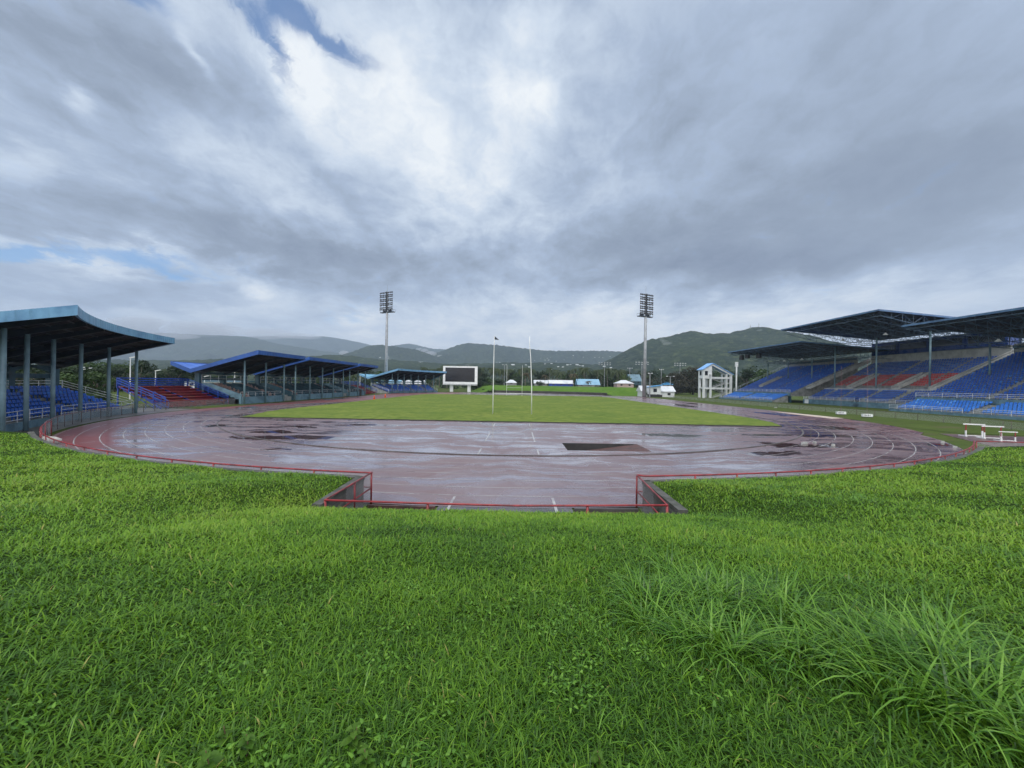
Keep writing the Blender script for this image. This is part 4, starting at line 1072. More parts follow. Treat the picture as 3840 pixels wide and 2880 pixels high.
# small houses scattered over the far slope: nothing tells them apart at this size
HS = []
hsroot = None

# ------------------------------------------------------------------ lamp posts and small floodlights
def lamp_post(px, py_top, d, label, double=False, h_extra=0):
    x = (px - VX) / F * d; z = EYE + (hor(px) - py_top) / F * d
    root = thing('lamp_post', (x, d, 0), label, 'lamp post', 'lamp posts behind the stands')
    obj('pole', MB().tube([(x, d, -.05), (x, d, z)], .13, 8, r2=.08), M['white_metal'], root)
    obj('lamp_head', MB().bar((x - .1, d, z), (x + (1.2 if px < 1000 else -1.0), d, z + .25), .35, .14), M['white_metal'], root)
for px, py, d, lab in ((293, 1383, 75, 'white lamp post seen between the curved stand columns, left one'), (318, 1386, 70, 'slim lamp post seen between the curved stand columns, right one'), (488, 1343, 80, 'tall white lamp post behind the blue bleacher rail'), (583, 1392, 95, 'short white lamp post above the red bleacher'), (880, 1392, 100, 'white lamp post seen through the near blue roofed stand'), (767, 1413, 108, 'short lamp post before the long low white building'), (1350, 1400, 160, 'pale post between the blue roofed stand and small stand')):
    lamp_post(px, py, d, lab)
def flood_mast(px, py_top, d, label, n=4, rows=1, w=3.5, post=None):
    x = (px - VX) / F * d; z = EYE + (hor(px) - py_top) / F * d
    root = thing('floodlight_mast', (x, d, 0), label, 'floodlight mast', 'small floodlight masts beyond the track')
    obj('pole', MB().tube([(x, d, -.5), (x, d, z)], .28, 8, r2=.16), M['mast'], root)
    cr = MB()
    for r in range(rows): cr.bar((x - w / 2, d, z - r * 1.4), (x + w / 2, d, z - r * 1.4), .12)
    obj('crossarm', cr, M['mast'], root)
    for r in range(rows):
        for k in range(n):
            q = (x - w / 2 + k * w / (n - 1), d - .2, z - r * 1.4 + .1)
            obj('floodlight', MB().box(q, (.62, .4, .42)), M['galv'], root)
for a in ((2266, 1362, 280, 'distant floodlight mast just left of the low saddle in the hills', 5, 2, 8), (2361, 1382, 270, 'thin mast standing left of the light tower base', 3, 1, 3),
          (2406, 1360, 262, 'floodlight mast half hidden by the right light tower', 5, 2, 8.2), (2479, 1387, 255, 'plain mast right of the light tower', 3, 1, 2.4),
          (2549, 1364, 270, 'floodlight mast above the dark spreading tree', 5, 2, 7.5), (2513, 1413, 200, 'short mast with one flat lamp by the spreading tree', 2, 1, 3.6),
          (1891, 1369, 290, 'thin white floodlight mast behind the left far upright', 2, 1, 2.6), (2437, 1402, 152, 'slim pale pole with small lamp before the clubhouse', 2, 1, 1.2)):
    flood_mast(*a)
x, d = (2761 - VX) / F * 168, 168.0; z = EYE + (hor(2761) - 1376) / F * d
pt = thing('louvred_light_post', (x, d, 0), 'white post topped by a louvred square lamp beside the white tower', 'light post')
obj('pole', MB().tube([(x, d, -.05), (x, d, z)], .3, 8), M['white_metal'], pt)
lv = MB()
for k in range(5): lv.box((x, d, z + .2 + k * .42), (1.3, .5, .2))
obj('lamp_head', lv, M['white_metal'], pt)
obj('lamp_core', MB().box((x, d + .1, z + 1.0), (1.0, .3, 2.0)), M['galv'], pt)

# ------------------------------------------------------------------ far bank
fb = MB(); nT, nR = 60, 10
for i in range(nT + 1):
    t = -22 + 87 * i / nT
    for j in range(nR + 1):
        r = 47 + 22 * j / nR
        e = max(0, min(1, (i / nT) / .1)) * max(0, min(1, (1 - i / nT) / .12))
        h = (1.05 + 2.9 * (1 - math.exp(-j / nR * 2.4)) + .25 * mnoise.noise(Vector((i * .3, j * .5, 5)))) * (e * e * (3 - 2 * e))
        fb.v.append((CX + r * math.sin(R(t)), CF + r * math.cos(R(t)), h - .06))
for i in range(nT):
    for j in range(nR):
        a = i * (nR + 1) + j; fb.f.append((a, a + nR + 1, a + nR + 2, a + 1)); fb.m.append(0)
obj('far_bank', fb, M['bank_far'], smooth=True, kind='structure')
wall_path('retaining_wall', [(CX + 46.85 * math.sin(R(t)), CF + 46.85 * math.cos(R(t))) for t in frange(-13, 59, 50)], lambda x, y: 1.15, .25, 'blackened retaining wall below the far bright green bank', 'retaining wall', pbr('blackened_wall', (.03, .03, .028), .8, (.055, .052, .045), .8), M['coping'])

# ------------------------------------------------------------------ trees
def broad_crown(seed, w, h, n, leaf):
    r = random.Random(seed); mb = MB(); blobs = []
    for k in range(12):
        a = r.uniform(0, 6.28); q = r.uniform(.1, .75) * w / 2; z = h * (r.uniform(.2, .9) if k > 2 else r.uniform(.14, .3))
        blobs.append((q * math.cos(a), q * math.sin(a), z, r.uniform(.18, .34) * w * (1 if z < h * .75 else .75), r.uniform(.11, .2) * h))
    blobs.append((0, 0, h * .8, .25 * w, .2 * h))
    for i in range(n):
        b = blobs[i % len(blobs)]
        v = Vector((r.gauss(0, 1), r.gauss(0, 1), r.gauss(0, 1))).normalized() * r.uniform(.7, 1.05)
        c = Vector((b[0] + v.x * b[3], b[1] + v.y * b[3], b[2] + v.z * b[4]))
        u = Vector((r.gauss(0, 1), r.gauss(0, 1), r.gauss(0, .5))).normalized(); nn = (v + Vector((r.gauss(0, .5), r.gauss(0, .5), r.gauss(.3, .5)))).normalized()
        s = u.cross(nn); s = s.normalized() if s.length > 1e-3 else Vector((1, 0, 0)); u = nn.cross(s)
        L = leaf * r.uniform(.6, 1.3)
        mb.add([c - u * L - s * L * .15, c - s * L * .5, c + u * L, c + s * L * .5], [(0, 1, 2, 3)])
    return mb
def trunk_mesh(seed, h, rad, w):
    r = random.Random(seed + 50); mb = MB()
    mb.tube([(0, 0, -.3), (r.uniform(-.2, .2), r.uniform(-.2, .2), h * .3), (r.uniform(-.4, .4), 0, h * .62)], rad, 7, r2=rad * .5)
    for k in range(5):
        a = 6.28 * k / 5 + r.uniform(-.4, .4)
        mb.tube([(0, 0, h * r.uniform(.28, .45)), (w * .18 * math.cos(a), w * .18 * math.sin(a), h * .55), (w * .34 * math.cos(a), w * .34 * math.sin(a), h * r.uniform(.6, .78))], rad * .45, 5, r2=rad * .12)
    return mb
def palm_crown(seed, h, n=22, fl=3.8):
    r = random.Random(seed); mb = MB()
    for k in range(n):
        a = 6.28 * k / n + r.uniform(-.2, .2); up = r.uniform(-.25, 1.0); L = fl * r.uniform(.8, 1.15)
        d = Vector((math.cos(a), math.sin(a), 0)); sd = Vector((-d.y, d.x, 0)); P = []
        for i in range(7):
            f = i / 6; P.append(Vector((0, 0, h)) + d * L * f * (1 - .18 * f * (1 - up)) + Vector((0, 0, L * (up * .55 * f - (.55 + .35 * (1 - up)) * f * f))))
        for i in range(6):
            for sg in (-1, 1):
                for q in range(2):
                    b0 = P[i].lerp(P[i + 1], q / 2); b1 = P[i].lerp(P[i + 1], q / 2 + .5)
                    wl = .95 * (1 - .55 * i / 6) * (fl / 3.6)
                    tip = (b0 + b1) / 2 + sd * sg * wl + d * .25 + Vector((0, 0, -.28 * wl / .6 - r.uniform(0, .15)))
                    mb.add([b0, b1, tip], [(0, 1, 2)])
    return mb
def palm_trunk(h, bend):
    return MB().tube([(bend * (f - 1) ** 2 * 1.0 - 0 + 0, 0, h * f if f else -.3) for f in frange(0, 1, 6)], .2, 7, r2=.13)
PROTO = {}
def proto(kind, i):
    key = (kind, i)
    if key not in PROTO:
        if kind == 'palm':
            h = (12, 14, 10.5)[i % 3]
            PROTO[key] = [('trunk', mesh_of('trunk', palm_trunk(h, (1.2, -.8, .5)[i % 3]), M['palm_bark'], smooth=True)), ('crown', mesh_of('crown', palm_crown(31 + i, h), M['frond' if i < 3 else 'frond_tan']))]
        else:
            mt = {'dark': 'leaf_dark', 'mid': 'leaf_mid', 'brown': 'leaf_brown', 'yellow': 'leaf_yellow', 'shrub': 'leaf_mid'}[kind]
            w, h, n = {'dark': (9, 11, 1500), 'mid': (8.5, 9.5, 1400), 'brown': (15, 12, 2600), 'yellow': (9, 7, 1200), 'shrub': (4.5, 2.8, 700)}[kind]
            PROTO[key] = [('trunk', mesh_of('trunk', trunk_mesh(11 * i + len(kind), h, .32 if kind != 'shrub' else .08, w), M['bark'], smooth=True)), ('crown', mesh_of('crown', broad_crown(7 * i + len(kind) * 3, w, h, n, .42 if kind != 'shrub' else .25), M[mt]))]
    return PROTO[key]
TH = {'palm': 15, 'dark': 11, 'mid': 9.5, 'brown': 12, 'yellow': 7, 'shrub': 2.8}
def tree(kind, px, ytop, d, label, group=None, var=None, name=None, zb=-.1, wide=1.0):
    i = rnd.randrange(3) if var is None else var
    h0 = (12, 14, 10.5)[i % 3] + 1.3 if kind == 'palm' else TH[kind]
    x = (px - VX) / F * d; z = EYE + (hor(px) - ytop) / F * d - zb; s = max(z / h0, .3)
    o = bpy.data.objects.new(name or {'palm': 'palm_tree', 'shrub': 'shrub'}.get(kind, 'tree'), None); COL.objects.link(o)
    o.location = (x, d, zb); o.scale = (s * wide, s * wide, s); o.rotation_euler = (0, 0, rnd.uniform(0, 6.28))
    tag(o, label, 'shrub' if kind == 'shrub' else ('palm' if kind == 'palm' else 'tree'), group)
    for nm, me in proto(kind, i):
        c = bpy.data.objects.new(nm, me); COL.objects.link(c); c.parent = o
    return o
# individuals one can point to
tree('brown', 2598, 1374, 215, 'big spreading brownish tree beside the white tower', var=0, wide=1.25)
tree('brown', 2536, 1392, 225, 'smaller brownish spreading tree behind the clubhouse', var=1, wide=1.2)
tree('yellow', 2345, 1408, 262, 'rounded yellow green tree above the white hip roofed house', var=0, wide=1.2)
tree('dark', 2800, 1378, 200, 'dark rounded tree between white tower and far grandstand', var=0, wide=1.1)
tree('mid', 2868, 1384, 190, 'lighter green tree touching the far grandstand side rail', var=1, wide=1.1)
tree('palm', 1972, 1394, 232, 'browning palm right of the far goal posts', var=3)
tree('palm', 2043, 1402, 232, 'browning palm before the low white roofed house', var=4)
tree('palm', 2149, 1396, 230, 'browning palm at the right end of the long white building', var=5)
tree('palm', 2206, 1427, 228, 'short small palm before the light blue roofed building', var=4, wide=1.3)
tree('dark', 1951, 1412, 236, 'dark bushy tree beside the small kiosk', var=2)
tree('dark', 2026, 1428, 228, 'little dark tree hiding part of the low white house', var=1)
for k, (px, yt, d) in enumerate(((1803, 1412, 215), (1842, 1416, 218), (1874, 1420, 224), (1822, 1438, 208), (1790, 1430, 210), (1850, 1444, 206))):
    tree('mid' if k % 2 else 'dark', px, yt, d, 'bushy green tree in the clump right of the scoreboard', 'bushy clump right of the scoreboard', wide=1.5)
# belt beyond the far bank
for k in range(66):
    px = 1560 + (2330 - 1560) * k / 65 + rnd.uniform(-8, 8); kind = rnd.choice(['palm', 'palm', 'palm', 'dark', 'mid'])
    yt = (1374 if kind == 'palm' else 1389) + rnd.uniform(-3, 14) - (8 if 1650 < px < 1800 else 0)
    tree(kind, px, yt, rnd.uniform(262, 340), {'palm': 'coconut palm in the dark belt beyond the far bank', 'dark': 'dark broad tree in the belt beyond the far bank', 'mid': 'mid green tree in the belt beyond the far bank'}[kind],
         {'palm': 'palms beyond the far bank', 'dark': 'dark trees beyond the far bank', 'mid': 'green trees beyond the far bank'}[kind])
for k in range(26):
    px = 2300 + 620 * k / 25 + rnd.uniform(-10, 10); kind = rnd.choice(['dark', 'dark', 'palm', 'mid'])
    tree(kind, px, 1388 + rnd.uniform(-8, 18), rnd.uniform(262, 330), {'palm': 'coconut palm below the wooded hill on the right', 'dark': 'dark broad tree below the wooded hill on the right', 'mid': 'mid green tree below the wooded hill on the right'}[kind],
         {'palm': 'palms below the wooded hill', 'dark': 'dark trees below the wooded hill', 'mid': 'green trees below the wooded hill'}[kind])
# behind the left stands
for k in range(30):
    px = -60 + 430 * k / 29 + rnd.uniform(-10, 10); kind = rnd.choice(['dark', 'mid', 'dark'])
    tree(kind, px, 1372 + rnd.uniform(-22, 24), rnd.uniform(66, 95), {'dark': 'dark tree seen between the columns of the nearest curved stand', 'mid': 'mid green tree seen between the columns of the nearest curved stand'}[kind],
         {'dark': 'dark trees behind the nearest curved stand', 'mid': 'green trees behind the nearest curved stand'}[kind])
for k in range(34):
    px = 320 + 420 * k / 33 + rnd.uniform(-10, 10); kind = rnd.choice(['dark', 'dark', 'palm', 'mid', 'dark'])
    tree(kind, px, 1362 + rnd.uniform(-12, 26) + (0 if px < 560 else 10), rnd.uniform(115, 165), {'palm': 'coconut palm above the red bleacher', 'dark': 'dark layered tree above the red bleacher', 'mid': 'mid green tree above the red bleacher'}[kind],
         {'palm': 'palms behind the red bleacher', 'dark': 'dark trees behind the red bleacher', 'mid': 'green trees behind the red bleacher'}[kind])
for k in range(30):
    px = 740 + 680 * k / 29 + rnd.uniform(-10, 10); kind = rnd.choice(['dark', 'mid', 'palm', 'dark'])
    tree(kind, px, 1392 + rnd.uniform(-12, 14), rnd.uniform(170, 230), {'palm': 'coconut palm behind the blue roofed stand', 'dark': 'dark tree behind the blue roofed stand', 'mid': 'mid green tree behind the blue roofed stand'}[kind],
         {'palm': 'palms behind the blue roofed stand', 'dark': 'dark trees behind the blue roofed stand', 'mid': 'green trees behind the blue roofed stand'}[kind])
for k in range(14):
    px = 1400 + 190 * k / 13; tree(rnd.choice(['dark', 'mid']), px, 1398 + rnd.uniform(-10, 12), rnd.uniform(235, 275), 'tree rising behind the small curved stand', 'trees behind the small curved stand')
for k, (px, yt, d) in enumerate(((1850, 1460, 190), (1832, 1464, 190), (2245, 1448, 196), (2262, 1452, 194), (1812, 1459, 196), (2300, 1462, 190))):
    tree('shrub', px, yt, d, 'low shrub at the end of the far green bank', 'shrubs at the ends of the far bank')

# ------------------------------------------------------------------ hills
def ridge(crest, D, L, seed, nx=240, ny=46, rough=1.0, foot=-2.0, name='hill'):
    px = [c[0] for c in crest]; py = [c[1] for c in crest]; mb = MB()
    xs = np.linspace(px[0], px[-1], nx); yy = np.interp(xs, px, py)
    k = np.ones(7) / 7; yy = np.convolve(np.pad(yy, 3, mode='edge'), k, 'valid')
    for i in range(nx):
        X = (xs[i] - VX) / F * D; Z = EYE + (hor(xs[i]) - yy[i]) / F * D
        for j in range(ny + 1):
            f = (j - 5) / (ny - 5)                     # five rows of back slope, then the front
            if f < 0:
                y = D - f * L * .6; z = Z * (1 + f * 1.6)
            else:
                y = D - L * f; z = foot + (Z - foot) * (1 - f) ** 1.25
            v = Vector((X / 260, y / 330, seed))
            sp = mnoise.fractal(v, 1.0, 2.0, 5)
            bump = mnoise.fractal(Vector((X / 26, y / 26, seed + 9)), 1.0, 2.1, 3)
            amp = max(f, 0) * (1 - max(f, 0)) * 4
            z += sp * Z * .2 * amp * rough + bump * min(D * .0032, 7) * (1 if 0 <= f < .98 else 0)
            mb.v.append((X + sp * 30 * amp, y, z))
    for i in range(nx - 1):
        for j in range(ny):
            a = i * (ny + 1) + j; mb.f.append((a, a + 1, a + ny + 2, a + ny + 1)); mb.m.append(0)
    return obj(name, mb, M['hill'], smooth=True, kind='structure')
ridge([(-900, 1270), (0, 1262), (600, 1262), (900, 1264), (1050, 1260), (1118, 1259), (1145, 1266), (1197, 1261), (1237, 1264), (1276, 1272), (1332, 1281), (1389, 1295), (1500, 1320), (1700, 1345)], 6000, 1500, 2, rough=.7)
ridge([(1300, 1330), (1440, 1302), (1482, 1295), (1537, 1288.5), (1576, 1298), (1612, 1308), (1670, 1311), (1750, 1318), (1900, 1335)], 5400, 1000, 5, nx=120)
ridge([(-1200, 1300), (-300, 1282), (300, 1262), (600, 1248), (724, 1255), (826, 1259), (939, 1264), (1018, 1286), (1100, 1300), (1145, 1306), (1208, 1317), (1276, 1326), (1400, 1338), (1600, 1350)], 4200, 1600, 8, nx=300)
ridge([(1240, 1345), (1310, 1323), (1344, 1311), (1378, 1298), (1423, 1293), (1457, 1299), (1461, 1297), (1519, 1306), (1555, 1310), (1606, 1329), (1633, 1337), (1651, 1352), (1700, 1372)], 2700, 800, 12, nx=160)
ridge([(1560, 1350), (1669, 1312), (1697, 1301), (1724, 1292), (1754, 1286.6), (1796, 1290), (1850, 1294), (1987, 1310), (2048, 1316), (2184, 1317), (2252, 1316), (2300, 1318), (2420, 1322), (2700, 1330)], 3200, 1000, 15, nx=300)
ridge([(-1500, 1330), (-400, 1335), (300, 1350), (700, 1352), (1100, 1340), (1276, 1330), (1400, 1346), (1550, 1356), (1700, 1366), (1850, 1362), (2050, 1360), (2250, 1368), (2500, 1380)], 1500, 900, 21, nx=420, rough=.4)
ridge([(2120, 1392), (2200, 1384), (2280, 1352), (2334, 1320), (2364, 1306), (2431, 1273), (2506, 1263), (2550, 1250), (2590, 1241), (2651, 1252), (2732, 1250), (2792, 1236), (2832, 1226.5), (2851, 1226), (2887, 1235), (2941, 1254), (2998, 1277), (3080, 1300), (3200, 1330), (3500, 1360), (4200, 1390)], 1400, 850, 31, nx=420, rough=1.0)
# low cloud on the ridges and mist in the valleys
def mist(name, puffs, dens, label):
    mb = MB(); r = random.Random(5)
    for (px, py, d, w, h) in puffs:
        c = at(px, py, d); o = len(mb.v)
        for i in range(9):
            for k in range(14):
                a = 2 * math.pi * k / 14; e = -math.pi / 2 + math.pi * i / 8
                q = 1 + .35 * mnoise.noise(Vector((math.cos(a) * math.cos(e) * 1.6 + px, math.sin(a) * math.cos(e) * 1.6, math.sin(e) * 1.6 + py)))
                mb.v.append((c[0] + w * q * math.cos(e) * math.cos(a), c[1] + w * .6 * q * math.cos(e) * math.sin(a), c[2] + h * q * math.sin(e)))
        for i in range(8):
            for k in range(14): mb.f.append((o + i * 14 + k, o + i * 14 + (k + 1) % 14, o + i * 14 + 14 + (k + 1) % 14, o + i * 14 + 14 + k)); mb.m.append(0)
    m, t = new_mat(name + '_vapour')
    v = t.n('ShaderNodeVolumePrincipled', {'Color': (.93, .96, 1.0, 1), 'Density': dens, 'Anisotropy': 0.0})
    o_ = t.n('ShaderNodeOutputMaterial'); t.link(v.outputs[0], o_.inputs['Volume'])
    o = obj(name, mb, m, kind='stuff', smooth=True, label=label); return o
mist('mist', [(1590, 1318, 2850, 34, 20), (1612, 1328, 2840, 44, 24), (1650, 1345, 2830, 34, 26), (1690, 1350, 2850, 50, 22), (1682, 1338, 2860, 14, 20), (1570, 1312, 2850, 26, 14), (1580, 1362, 2500, 40, 9),
     (1290, 1325, 2850, 40, 18), (1310, 1330, 2860, 50, 12), (1374, 1330, 2600, 14, 20)], 2.2e-2, 'white valley mist between the central ridges')
mist('mist', [(2490, 1283, 1270, 12, 9), (2500, 1290, 1265, 16, 8), (2478, 1274, 1290, 9, 7), (2651, 1256, 1380, 8, 6), (2845, 1243, 1340, 12, 8)], 1.1e-2, 'small white wisps of mist on the wooded hill')
mist('low_cloud', [(250, 1235, 4150, 560, 120), (520, 1232, 4150, 440, 110), (760, 1238, 4200, 430, 95), (1000, 1252, 4300, 330, 60), (60, 1240, 4100, 440, 120), (640, 1262, 3900, 260, 30), (1120, 1262, 5200, 300, 40)], 2.6e-3, 'low grey cloud lying along the left ridge')
# houses on the far slope
dep = bpy.context.evaluated_depsgraph_get()
hsm = MB().box((0, 0, 1.5), (13, 8, 3)); hsm.add([(-7, -4.5, 3), (7, -4.5, 3), (7, 4.5, 3), (-7, 4.5, 3), (-6, 0, 5), (6, 0, 5)], [(0, 1, 5, 4), (1, 2, 5), (2, 3, 4, 5), (3, 0, 4)], 1)
hme = mesh_of('hillside_house', hsm, [M['white'], wr])
from mathutils.bvhtree import BVHTree
hills = [o for o in COL.objects if o.name.startswith('hill')]
trs = [BVHTree.FromPolygons([v.co.copy() for v in o.data.vertices], [tuple(p.vertices) for p in o.data.polygons]) for o in hills]
for (px, py) in ((1862, 1360), (1873, 1360), (1920, 1369), (1924, 1370), (1971, 1370), (1984, 1378), (1981, 1349), (2003, 1353), (2025, 1346), (2051, 1345), (2062, 1341), (2042, 1352), (2056, 1352), (2084, 1356), (2114, 1351), (2043, 1366), (2067, 1365), (2127, 1370), (2138, 1369), (2163, 1370), (2173, 1372), (2184, 1374), (2092, 1377), (2110, 1378), (2148, 1335), (2186, 1341), (2229, 1342), (2245, 1341), (2259, 1343), (2286, 1339), (2065, 1387), (1422, 1342), (1424, 1342.5), (2265, 1376), (2290, 1381)):
    dirv = Vector(((px - VX) / F, 1, (hor(px) - py) / F)).normalized(); best = None
    for tr in trs:
        hit = tr.ray_cast(Vector((0, 0, EYE)), dirv)
        if hit[0] is not None and (best is None or hit[3] < best[1]): best = (hit[0], hit[3])
    if best:
        o = bpy.data.objects.new('hillside_house', hme); COL.objects.link(o)
        o.location = best[0] + Vector((0, 0, -.5)); o.rotation_euler = (0, 0, rnd.uniform(-.5, .5)); o.scale = (rnd.uniform(.35, .8),) * 3
        tag(o, 'tiny white roofed house scattered on the distant wooded slope', 'house', 'houses on the distant slope')
for px, py0, py1, lab in ((2810, 1231, 1219, 'radio mast on the summit of the wooded hill, the stubby one'), (2842, 1227, 1213, 'radio mast on the summit of the wooded hill, the thin one')):
    a = at(px, py0 + 3, 1395); b = at(px, py1, 1395)
    tag(obj('radio_mast', MB().tube([a, b], 1.6 if px < 2820 else .8, 6, r2=.5), M['mast']), lab, 'radio mast')

# ------------------------------------------------------------------ grass
def np_mesh(name, V, quads, tris, mat, tint):
    me = bpy.data.meshes.new(name); n = len(V)
    me.vertices.add(n); me.vertices.foreach_set('co', V.astype(np.float32).ravel())
    nq, nt = len(quads), len(tris)
    me.loops.add(nq * 4 + nt * 3); me.loops.foreach_set('vertex_index', np.concatenate([quads.ravel(), tris.ravel()]).astype(np.int32))
    me.polygons.add(nq + nt)
    me.polygons.foreach_set('loop_start', np.concatenate([np.arange(nq) * 4, nq * 4 + np.arange(nt) * 3]).astype(np.int32))
    at_ = me.attributes.new('tint', 'FLOAT', 'POINT'); at_.data.foreach_set('value', tint.astype(np.float32))
    me.materials.append(mat); me.update(calc_edges=True); me.validate()
    o = bpy.data.objects.new(name, me); COL.objects.link(o); return o
def blades(P, L, W, az, lean, curl, seg, tint):
    n = len(P); V = np.zeros((n, 2 * seg + 1, 3)); d = np.stack([np.cos(az), np.sin(az), np.zeros(n)], 1); sd = np.stack([-np.sin(az), np.cos(az), np.zeros(n)], 1)
    p = P.copy()
    for k in range(seg):
        f = k / seg; w = (W * (1 - f) ** .55 * (.75 + .5 * f * (1 - f) * 2))[:, None] / 2
        V[:, 2 * k] = p - sd * w; V[:, 2 * k + 1] = p + sd * w
        a = lean + curl * (f + .5 / seg)
        p = p + (d * np.sin(a)[:, None] + np.array([0, 0, 1]) * np.cos(a)[:, None]) * (L / seg)[:, None]
    V[:, 2 * seg] = p
    b = (np.arange(n) * (2 * seg + 1))[:, None]
    q = np.concatenate([b + np.array([[2 * k, 2 * k + 1, 2 * k + 3, 2 * k + 2]]) for k in range(seg - 1)], 0) if seg > 1 else np.zeros((0, 4), int)
    t = b + np.array([[2 * seg - 2, 2 * seg - 1, 2 * seg]])
    return V.reshape(-1, 3), q, t, np.repeat(tint, 2 * seg + 1)
def merge(parts):
    V = []; Q = []; T = []; I = []; o = 0
    for v, q, t, i in parts: V.append(v); Q.append(q + o); T.append(t + o); I.append(i); o += len(v)
    return np.concatenate(V), np.concatenate(Q), np.concatenate(T), np.concatenate(I)

def grass_mat(name, ramp, trans, gloss=.42, spec=.22):
    m, t = new_mat(name)
    tn = t.n('ShaderNodeAttribute', attribute_name='tint').outputs['Fac']
    cr = t.n('ShaderNodeValToRGB', {0: tn}); e = cr.color_ramp.elements
    e[0].position, e[0].color = 0, (*ramp[0], 1); e[1].position, e[1].color = 1, (*ramp[-1], 1)
    for k, c in enumerate(ramp[1:-1]): x = e.new((k + 1) / (len(ramp) - 1)); x.color = (*c, 1)
    c = cr.outputs[0]
    p = t.n('ShaderNodeBsdfPrincipled', {'Base Color': c, 'Roughness': gloss, 'Specular IOR Level': spec})
    tr = t.n('ShaderNodeBsdfTranslucent', {'Color': t.mix(.5, c, (.22, .36, .03))})
    x = t.n('ShaderNodeMixShader', {0: trans, 1: p.outputs[0], 2: tr.outputs[0]})
    o = t.n('ShaderNodeOutputMaterial'); t.link(x.outputs[0], o.inputs[0]); return m
GM = grass_mat('lawn_grass_blades', [(.027, .08, .009), (.068, .168, .013), (.128, .268, .018), (.195, .35, .027), (.36, .32, .1)], .3, .36)
TM = grass_mat('tall_grass_blades', [(.022, .075, .008), (.075, .195, .018), (.14, .30, .03), (.23, .40, .07)], .3, .26, .3)

rg = np.random.default_rng(3)
vn = np.vectorize(lambda x, y, s, k: mnoise.noise(Vector((x * s, y * s, k))))
vh = np.vectorize(bank_h); ve = np.vectorize(yedge)
def sample(n0, dmax):
    dd = np.linspace(.7, dmax, 4000); dens = np.minimum(1, (2.2 / dd)) ** 1.33 * dd; cdf = np.cumsum(dens); N = int(n0 * dens.sum() * (dd[1] - dd[0]) * 2.75)
    d = np.interp(rg.random(N), cdf / cdf[-1], dd); a = np.where(rg.random(N) < .8, rg.uniform(-1.1, 1.1, N), rg.uniform(1.1, 1.6, N) * rg.choice([-1, 1], N))
    x = d * np.sin(a); y = d * np.cos(a); ok = y < ve(x) - .03
    return x[ok], y[ok], d[ok]
x, y, d = sample(6200, 36)
n1 = vn(x, y, .28, 1.0); n2 = vn(x, y, .9, 4.0)
z = vh(x, y); N = len(x)
L = (.088 + .03 * n2 + .03 * np.clip(n1, -1, 1)) * rg.uniform(.55, 1.4, N) * np.maximum(1, d / 2.2) ** .12
W = .0076 * rg.uniform(.6, 1.35, N) * np.maximum(1, d / 2.2) ** .62
az = rg.uniform(0, 6.283, N); lean = rg.uniform(.1, .95, N); curl = rg.uniform(.5, 2.5, N)
far = np.clip((d - 3) / 9, 0, 1)
tint = np.clip(.27 + .17 * rg.standard_normal(N) + .3 * n1 + .2 * n2 + .34 * far, 0, .8)  # near blades tinted darker: vignette and backlit falloff put into the colour
tint[rg.random(N) < .004 + .02 * np.clip(n2 - .25, 0, 1)] = .97
near = d < 6; P = np.stack([x, y, z - .008], 1)
g1 = blades(P[near], L[near], W[near], az[near], lean[near], curl[near], 4, tint[near])
g2 = blades(P[~near], L[~near], W[~near], az[~near], lean[~near], curl[~near], 2, tint[~near])
o = np_mesh('grass', *merge([g1, g2])[:3], GM, merge([g1, g2])[3]); o['kind'] = 'stuff'
print('grass blades', N)

# taller tussocks: right foreground, a few on the left and along the walls
tuft = []
def clump(cx, cy, n, rad, L0, W0, tlo=.0, thi=.9):
    a = rg.uniform(0, 6.283, n); q = rad * np.sqrt(rg.random(n))
    X = cx + q * np.cos(a); Y = cy + q * np.sin(a)
    keep = Y < ve(X) + .02; X, Y, a = X[keep], Y[keep], a[keep]; m = len(X)
    if not m: return
    Z = vh(X, Y) - .02
    tuft.append(blades(np.stack([X, Y, Z], 1), L0 * rg.uniform(.5, 1.25, m), W0 * rg.uniform(.6, 1.3, m), a + rg.normal(0, .8, m), rg.uniform(.15, .75, m), rg.uniform(.8, 2.3, m), 6, np.clip(rg.uniform(tlo, thi, m), 0, 1)))
for k in range(85):
    f = rg.random(); cx = 1.22 + 2.5 * f ** .8 + rg.normal(0, .12); cy = 3.5 - 1.9 * f + rg.uniform(-.7, .75) + (rg.random() < .2) * rg.uniform(0, .7)
    if cx - .62 * cy < -1.0 or cx < .45 + .22 * (3.2 - cy) * (cy < 3.2): continue
    clump(cx, cy, 48, .15, .38 + .1 * rg.random(), .0155)
for k in range(16): clump(1.4 + rg.normal(0, .25), 3.1 + rg.normal(0, .4), 44, .14, .36, .014)
for k in range(70): clump(rg.uniform(2.2, 9), rg.uniform(3.8, 7.2), 34, .22, .2, .012, .0, .7)
for k in range(46): clump(rg.uniform(4.9, 9.5), rg.uniform(9.0, 13.4), 30, .25, .26, .02, .0, .7)
for k in range(26): clump(rg.uniform(-10.5, -5.8), rg.uniform(11.0, 13.6), 28, .25, .26, .02, 0, .8)
for k in range(22): clump(rg.uniform(-11, -8.5), rg.uniform(6.0, 7.4), 30, .25, .2, .016, 0, .5)
for k in range(40): clump(rg.uniform(-7, 4.6), rg.uniform(9.6, 10.4), 16, .2, .13, .016, .2, 1)
for k in range(60):
    xx = rg.uniform(5, 26); clump(xx, yedge(xx) - .15, 14, .2, .2, .02, .2, 1)
for k in range(60):
    xx = -rg.uniform(6, 28); clump(xx, yedge(xx) - .15, 12, .2, .18, .02, .2, 1)
for k in range(60):
    cx, cy = rg.uniform(-3.5, 1.0), rg.uniform(1.1, 2.6); clump(cx, cy, 12, .12, .17, .0075, .1, .8)
